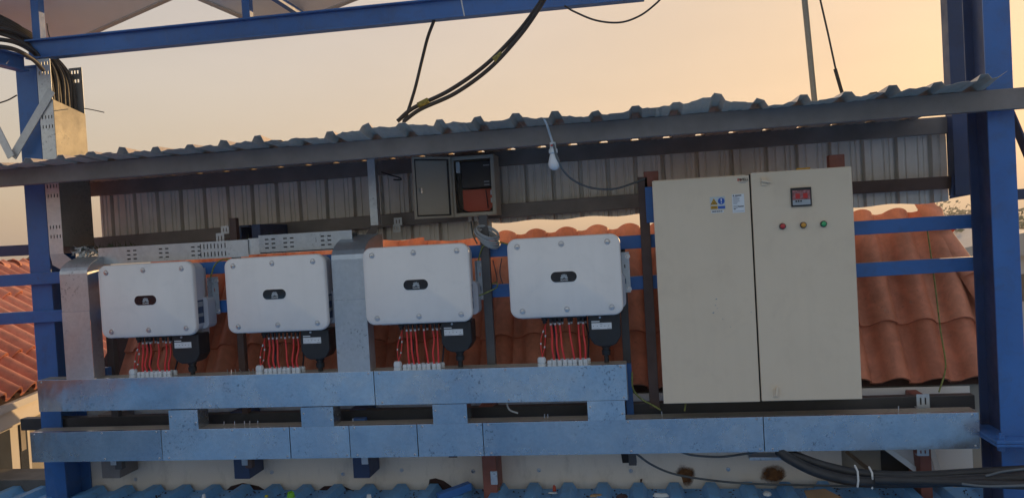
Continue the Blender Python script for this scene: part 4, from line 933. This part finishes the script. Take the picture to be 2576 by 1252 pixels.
# black bundle running over the beam into the riser
zs = [(-.0, 0)]
for k in range(8):
    yy = 4.43 + .032 * k; dx = .004 * (k % 3)
    top = at(150 + 7 * k, 150 + 2 * (k % 3), yy)
    pts = [(-3.66 + dx, yy, 2.35), (-3.65 + dx, yy, 2.60), (-3.66 + dx - .01 * (k % 2), yy, 2.80), (-3.72 - .01 * k, yy - .03, 2.93 + .006 * k), (-3.86, yy - .12 - .02 * k, 3.02 + .014 * k), (-4.10, yy - .30 - .02 * k, 3.05 + .022 * k), (-4.6, yy - .55, 3.02 + .02 * k)]
    tag(MB().tube(arc(pts, 6), .0135, 8).build('riser_cable', 'black_rubber', smooth=60), '%s black cable from the front in the bundle entering the riser' % ['first', 'second', 'third', 'fourth', 'fifth', 'sixth', 'seventh', 'rearmost'][k], 'cable', 'black cables entering the riser')
for k, (y0, Y) in enumerate(((78, 4.3), (62, 4.5), (92, 4.1), (110, 3.9))):
    pts = [at(-60, y0 - 6, Y), at(0, y0 - 6, Y), at(40, y0 + 4, Y + .05), at(75, y0 + 22, Y + .12), at(95, y0 + 38, Y + .2)] if k < 2 else [at(-60, y0 + 8, Y), at(0, y0 + 8, Y), at(45, y0 + 18, Y + .1), at(85, y0 + 42, Y + .3), at(108, y0 + 66, Y + .45)]
    cable(pts, .013, 'black_rubber', '%s loose black cable in the coil at the upper left corner' % ['second highest', 'highest', 'third highest', 'lowest'][k], 'coil at the upper left', name='coil_cable')
cable([at(118, 60, 4.5), at(122, 85, 4.5), at(126, 100, 4.5), at(122, 118, 4.48)], .0035, 'black_rubber', 'very thin black wire dangling right of the left panel post')
cable([at(-10, 262, 4.7), at(20, 252, 4.7), at(42, 240, 4.7)], .005, 'black_rubber', 'thin dark wire at the left edge reaching the blue column')
cable([at(212, 273, 4.62), at(235, 277, 4.6), at(262, 283, 4.6)], .003, 'black_rubber', 'thin wire end sticking out right of the gold cover')

# ------------------------------------------------------------------ solar panels seen from below
def panel(a, e1, e2, label, stick=None):
    u = e1 - a; v2 = e2 - a; n = u.cross(v2).normalized()
    if n.z < 0: n = -n
    o = empty('solar_panel', a, label, 'solar panel', 'solar panels overhead')
    MB().prism([a + n * .012, a + u + n * .012, a + u + v2 + n * .012, a + v2 + n * .012], n * .012).build('laminate', 'backsheet', o)
    uu, vv = u.normalized(), v2.normalized(); fr = MB()
    for s_, d_, off in ((a, u, vv), (a + v2, u, -vv), (a, v2, uu), (a + u, v2, -uu)):
        fr.prism([s_ + off * .0, s_ + d_, s_ + d_ + off * .03, s_ + off * .03], n * .0115); fr.prism([s_, s_ + d_, s_ + d_ + off * .003, s_ + off * .003], n * .036)
    fr.build('frame', 'aluminium', o)
    if stick:
        q = stick; MB().prism([q, q + uu * .06, q + uu * .06 + vv * .12, q + vv * .12], n * -.001).build('label', 'print_grey', o)
    return o
a = at(690, 84, 5.0); panel(a, a + (at(470, -10, 4.35) - a) * 2.2, a + (at(920, -6, 5.0) - a) * 2.0, 'solar panel seen from below with label, above the middle of the girder', None)
d1 = (at(470, -10, 4.35) - a).normalized(); d2 = (at(920, -6, 5.0) - a).normalized()
s_ = at(776, 16, 4.80)
a = at(128, 136, 5.0); panel(a, a + (at(-140, -30, 4.2) - a) * 1.6, a + (at(445, -4, 5.0) - a) * 1.8, 'large solar panel seen from below at the upper left corner')
thing_bar('panel_purlin', at(762, 40, 4.9), at(640, -40, 4.2), .04, .04, 'blue_steel', 'thin blue purlin crossing under the middle solar panel', 'purlin', 'purlins')
thing_bar('panel_purlin', at(540, 8, 5.0), at(430, -60, 4.6), .05, .05, 'dark_steel', 'dark purlin end between the two solar panels', 'purlin', 'purlins')

# ------------------------------------------------------------------ cables and litter on the roof
cable([at(1958, 1132, 4.28), at(1990, 1155, 4.22), at(2060, 1188, 4.16), at(2160, 1210, 4.10), at(2300, 1212, 4.06), at(2450, 1206, 4.02), at(2640, 1196, 3.95)], .027, 'black_rubber', 'lowest thick black cable running from the lower tray to the right edge', 'thick cables leaving the tray')
cable([at(1972, 1132, 4.30), at(2015, 1150, 4.27), at(2080, 1172, 4.23), at(2170, 1190, 4.17), at(2300, 1196, 4.12), at(2450, 1188, 4.08), at(2640, 1178, 4.0)], .024, 'black_rubber', 'upper thick black cable running from the lower tray to the right edge', 'thick cables leaving the tray')
cable([at(2200, 1206, 4.06), at(2350, 1210, 4.02), at(2480, 1215, 3.98), at(2640, 1222, 3.92)], .022, 'black_rubber', 'front thick black cable appearing at the lower right corner', 'thick cables leaving the tray')
for px, py in ((2150, 1197), (2186, 1201)):
    p = at(px, py, 4.135); tag(MB().tube([(p.x - .004, 4.075, p.z - .035), (p.x, 4.07, p.z), (p.x + .004, 4.09, p.z + .04), (p.x + .004, 4.14, p.z + .055)], .005, 6).build('cable_tie', 'scrap_white', smooth=60), '%s white tie round the thick black cables' % ('left' if px == 2150 else 'right'), 'cable tie', 'ties on the thick cables')
cable([at(1598, 1138, 4.33), at(1640, 1168, 4.45), at(1700, 1192, 4.55), at(1800, 1208, 4.6), at(1900, 1216, 4.62), at(2020, 1219, 4.6), at(2180, 1222, 4.5)], .0065, 'grey_rubber', 'grey cable curving from the tray stub down onto the roof')
cable([at(1708, 1134, 4.33), at(1745, 1144, 4.4), at(1810, 1148, 4.45), at(1870, 1141, 4.4), at(1905, 1134, 4.33)], .0065, 'grey_rubber', 'grey cable sagging in a shallow loop under the tray below the cabinet')
cable([at(2420, 1216, 3.95), at(2480, 1222, 3.9), at(2576, 1220, 3.85), at(2650, 1216, 3.8)], .006, 'grey_rubber', 'lower grey cable by the foot of the right column', 'grey cables at the right')
cable([at(2480, 1196, 3.98), at(2530, 1184, 3.96), at(2640, 1172, 3.9)], .006, 'grey_rubber', 'upper grey cable rising past the foot of the right column', 'grey cables at the right')
cable([at(1590, 935, 4.40), at(1592, 975, 4.38), at(1610, 1000, 4.38), at(1645, 1020, 4.36), at(1662, 1030, 4.35)], .005, 'green_wire', 'green yellow wire dropping left of the cabinet into the lower tray')
cable([at(1725, 1015, 4.36), at(1722, 1033, 4.35)], .005, 'green_wire', 'short green yellow wire under the cabinet')
cable([at(2330, 560, 4.9), at(2350, 700, 4.80), at(2366, 830, 4.72), at(2378, 905, 4.68), at(2376, 940, 4.66), at(2362, 985, 4.62)], .0045, 'green_wire', 'thin yellow green wire hanging over the tiles right of the cabinet')
cable([at(1274, 1012, 4.4), at(1282, 1030, 4.38), at(1302, 1038, 4.34)], .005, 'white_plastic', 'white wire end in the gap above the lower tray')
# leaning window frame and plank behind the tray at the right
wf = empty('window_sash', at(2250, 1190, 4.62), 'old white window sash lying behind the right end of the lower tray', 'window')
q = [at(2225, 1128, 4.60), at(2345, 1128, 4.62), at(2362, 1205, 4.56), at(2352, 1205, 4.56), at(2328, 1205, 4.56)]
A, B, C, D_ = at(2222, 1120, 4.60), at(2338, 1115, 4.62), at(2366, 1208, 4.58), at(2325, 1196, 4.57)
g = MB()
for u, v2 in ((A, D_), (D_, C), (C, B), (B, A)): g.bar(u, v2, .03, .022, (0, 1, 0))
g.build('frame', 'aluminium', wf); MB().flat([A, D_, C, B]).build('pane', 'print_white', wf, solid=.003)
thing_bar('plank', at(2130, 1135, 4.60), at(2225, 1212, 4.45), .02, .035, 'wood', 'narrow wooden plank leaning under the lower tray', 'plank', bevel=.002, up=(0, 1, 0))
MB().box(at(2215,1150,4.8).x, at(2345,1150,4.8).x, 4.79, 4.797, -.02, .33).build('recess_panel', 'black_plastic', house)
# litter
def scrap(px, py, Y, mat, label, w_, d_, h_, rot, name='scrap'):
    p = at(px, py, Y); g = MB(); n = 7; base_ = []
    for i in range(n):
        a = 2 * math.pi * i / n; rr = rnd.uniform(.7, 1.1); base_.append((p.x + w_/2 * rr * math.cos(a + rot), Y + d_/2 * rr * math.sin(a + rot)))
    zt = max(p.z, .001)
    g.add([(x, y, zt - h_/2) for x, y in base_] + [(p.x + (x - p.x) * .7, Y + (y - Y) * .7, zt + h_/2 + rnd.uniform(-.2, .2) * h_) for x, y in base_], [tuple(range(n))[::-1], tuple(range(n, 2*n))] + [(i, (i+1) % n, n + (i+1) % n, n + i) for i in range(n)])
    return tag(g.build(name, mat), label, 'litter', 'litter on the blue roof')
scrap(513, 1246, 4.40, 'scrap_white', 'small white cap lying at the bottom left on the blue roof', .03, .03, .025, 0)
scrap(733, 1243, 4.42, 'scrap_green', 'bright green plastic cap on the blue roof', .06, .05, .03, 0)
scrap(670, 1246, 4.44, 'scrap_yellow', 'small yellow scrap beside the green cap', .03, .02, .012, 0)
scrap(928, 1246, 4.42, 'scrap_white', 'white plastic scrap on the blue roof right of the green cap', .04, .04, .02, .5)
scrap(1395, 1228, 4.58, 'orange_panel', 'small orange scrap on the blue roof under the middle of the tray', .03, .02, .03, 0)
scrap(1390, 1238, 4.52, 'scrap_white', 'white strip in front of the orange scrap', .06, .02, .008, 0)
scrap(1660, 1243, 4.45, 'scrap_white', 'crumpled white strip on the roof below the cable', .11, .04, .02, .4)
scrap(1930, 1240, 4.45, 'scrap_white', 'thin white strip right of the crumpled one', .05, .08, .012, .9)
scrap(1500, 1244, 4.45, 'card', 'brownish paper scrap between two roof ribs', .09, .05, .01, .3)
scrap(1565, 1246, 4.45, 'tar', 'dark reddish scrap between two roof ribs', .08, .05, .015, .2)
scrap(1255, 1232, 4.55, 'tape', 'small yellow black scrap beside the rusty red post', .03, .04, .03, .2)
p = at(1140, 1236, 4.45); tag(MB().bar((p.x - .08, 4.40, .045), (p.x + .09, 4.52, .075), .05, .045).build('tube_offcut', 'blue_steel', bevel=.003), 'short blue tube offcut lying on the roof left of the red post', 'offcut')
cdp = [at(2020, 1222, 4.40), at(2060, 1224, 4.38), at(2130, 1240, 4.25), at(2210, 1262, 4.12), at(2080, 1275, 4.05), at(2040, 1262, 4.1)]
g = MB(); g.flat([(p.x, p.y, .060 + .02 * math.sin(i * 1.7)) for i, p in enumerate([Vector((at(x, y, Y).x, Y, 0)) for x, y, Y in ((2022, 1222, 4.45), (2075, 1226, 4.42), (2140, 1238, 4.28), (2215, 1258, 4.10), (2150, 1268, 4.0), (2045, 1262, 4.1))])])
tag(g.build('cardboard', 'card', solid=.004), 'torn flat piece of brown cardboard on the blue roof', 'cardboard')
p = at(2200, 1236, 4.3); tag(MB().box(p.x - .05, p.x + .06, 4.26, 4.34, .045, .06).build('metal_offcut', 'galvanised', bevel=.002), 'grey metal offcut on the roof right of the cardboard', 'offcut')
# fine dirt in the roof pans
g = MB()
for i in range(900):
    x = rnd.uniform(-3.6, 2.6); y = 4.66 - abs(rnd.gauss(0, .16)); u = ((x + 6.55) / RIB) % 1
    if .24 < u < .76 or y < 4.0: continue
    r = rnd.uniform(.003, .010); a = rnd.uniform(0, 6.28); z = .0
    q = [(x + r * math.cos(a + k * 2.1) * rnd.uniform(.6, 1.3), y + r * math.sin(a + k * 2.1), z) for k in range(3)]
    g.add(q + [(x, y, z + r * .8)], [(0, 1, 3), (1, 2, 3), (2, 0, 3)])
dirt = g.build('roof_grit', 'tar'); dirt['kind'] = 'stuff'; tag(dirt, 'dark grit and small debris lying between the roof ribs', 'debris')
# bird-nest like grass tufts behind the inverters
def tuft(px, py, Y, label, n=260, rx=.10, rz=.035):
    c_ = at(px, py, Y); g = MB()
    for i in range(n):
        b0_ = Vector((c_.x + rnd.gauss(0, rx * .55), Y + rnd.gauss(0, .04), c_.z - rz + rnd.random() * rz * 1.1)); d = Vector((rnd.gauss(0, 1), rnd.gauss(0, .6), rnd.gauss(.2, .5))).normalized() * rnd.uniform(.03, .08); s_ = d.orthogonal().normalized() * .003
        g.flat([b0_ - s_, b0_ + s_, b0_ + d])
    o = g.build('dry_grass_tuft', 'moss'); o['kind'] = 'stuff'; return tag(o, label, 'plant', 'dry grass behind the inverters')
tuft(672, 600, 4.66, 'grassy nest tuft beside the open tube end', 420, .11, .06)
tuft(285, 625, 4.62, 'dark grassy tuft behind the curved duct head at the left', 420, .12, .05)
# crumpled clear plastic by the elbow
g = MB(); c_ = at(212, 632, 4.45)
for i in range(40):
    p = c_ + Vector((rnd.uniform(-.07, .07), rnd.uniform(-.03, .03), rnd.uniform(-.03, .03))); g.flat([p, p + Vector((rnd.uniform(-.04, .04), rnd.uniform(-.03, .03), rnd.uniform(-.03, .03))), p + Vector((rnd.uniform(-.04, .04), rnd.uniform(-.03, .03), rnd.uniform(-.03, .03)))])
tag(g.build('plastic_wrap', 'sticker_clear'), 'crumpled clear plastic at the elbow of the riser', 'plastic')

# ------------------------------------------------------------------ far trees and buildings
def tree(pos, h_, r_, mat, label, n=900, group='trees in the distance'):
    o = empty('tree', pos, label, 'tree', group); P0 = Vector(pos)
    g = MB(); g.tube([P0, P0 + Vector((0, 0, h_ * .3)), P0 + Vector((.1 * r_, 0, h_ * .65))], [.05 * h_ * .6, .03 * h_, .012 * h_], 6)
    for k in range(4):
        a = k * 1.6 + pos[0]; g.tube([P0 + Vector((0, 0, h_ * .32)), P0 + Vector((r_ * .6 * math.cos(a), r_ * .6 * math.sin(a), h_ * .68))], [.016 * h_, .006 * h_], 5)
    g.build('trunk', 'bark', o)
    g = MB(); cl = [(Vector((rnd.gauss(0, r_ * .42), rnd.gauss(0, r_ * .42), h_ * rnd.uniform(.42, .92))), r_ * rnd.uniform(.28, .5)) for _ in range(11)]
    for i in range(n):
        c_, cr = rnd.choice(cl); d = Vector((rnd.gauss(0, 1), rnd.gauss(0, 1), rnd.gauss(0, 1))).normalized() * cr * rnd.random() ** .4; p = P0 + c_ + d; s_ = r_ * .07
        u = Vector((rnd.gauss(0, 1), rnd.gauss(0, 1), rnd.gauss(0, 1))).normalized(); v2 = u.orthogonal().normalized()
        g.flat([p + u * s_, p + v2 * s_ * .6, p - u * s_, p - v2 * s_ * .6])
    g.build('crown', mat, o)
def far(px, py, d):
    q = at(px, py, d); return q
p = at(30, 672, 42); tree((p.x, 42, -7), p.z + 7.35, 2.4, 'leaf_a', 'round green tree above the orange roof at the left edge', 1500)
ts = [(2368, 560, 60, 'leaf_b'), (2385, 575, 48, 'leaf_b'), (2405, 572, 70, 'leaf_a'), (2425, 580, 55, 'leaf_b'), (2445, 585, 60, 'leaf_a'), (2345, 535, 120, 'leaf_a'), (2400, 540, 110, 'leaf_b'), (2435, 545, 90, 'leaf_b'), (2556, 560, 70, 'leaf_b'), (2575, 545, 85, 'leaf_a'), (2566, 590, 60, 'leaf_b'), (2590, 575, 60, 'leaf_a')]
TN = ['hazy tree just right of the hip tiles', 'brushy tree between the hip tiles and the right column', 'tree left of the right column above the blue rail', 'pale tree against the left side of the right column', 'tree partly behind the right column', 'distant tree over the hip tiles', 'distant tree above the upper blue rail', 'distant tree near the top of the gap by the column', 'tree just right of the right column', 'tree at the right edge of the picture', 'lower bush right of the right column', 'tree cut by the right edge']
for i, (px, py, d, m_) in enumerate(ts):
    p = at(px, py, d); tree((p.x, d, -7), p.z + 7.4, 2.6 + .02 * d, m_, TN[i], 800)
def hut(px, py, d, w_, dp, hgt, label):
    p = at(px, py, d); o = empty('far_building', (p.x, d, -7), label, 'building', 'far buildings')
    MB().box(p.x - w_/2, p.x + w_/2, d, d + dp, -7, p.z).build('wall', 'far_wall', o)
    r = MB().prism([(p.x - w_/2 - .4, d - .4, p.z), (p.x + w_/2 + .4, d - .4, p.z), (p.x, d - .4, p.z + hgt)], (0, dp + .8, 0)).build('roof', 'far_roof', o)
    for k in range(int(w_ / 3)): MB().box(p.x - w_/2 + 1 + k * 3, p.x - w_/2 + 2.2 + k * 3, d - .06, d - .01, p.z - 2.2, p.z - .9).build('window', 'glass_dark', o)
hut(2420, 632, 46, 8, 8, .8, 'pale low building roof left of the right column')
hut(2600, 640, 40, 10, 12, 1.2, 'pale building at the right edge beyond the column')
# radio mast on the skyline
p = at(2321, 508, 400); q = at(2321, 490, 400)
tag(MB().tube([(p.x, 400, -7), (p.x, 400, q.z)], .35, 6).build('mast', 'far_roof'), 'thin mast on the skyline above the hip tiles', 'mast')

# ------------------------------------------------------------------ evening haze
hm = bpy.data.materials.new('haze_air'); hm.use_nodes = True; ht = hm.node_tree; ht.nodes.clear()
ho = ht.nodes.new('ShaderNodeOutputMaterial'); hv = ht.nodes.new('ShaderNodeVolumePrincipled')
hv.inputs['Color'].default_value = (.95, .91, .86, 1); hv.inputs['Density'].default_value = .0022; hv.inputs['Anisotropy'].default_value = .3
ht.links.new(hv.outputs[0], ho.inputs['Volume'])
hz = MB().box(-3100, 3100, -3100, 3200, -9, 30).build('haze', hm); hz['kind'] = 'stuff'
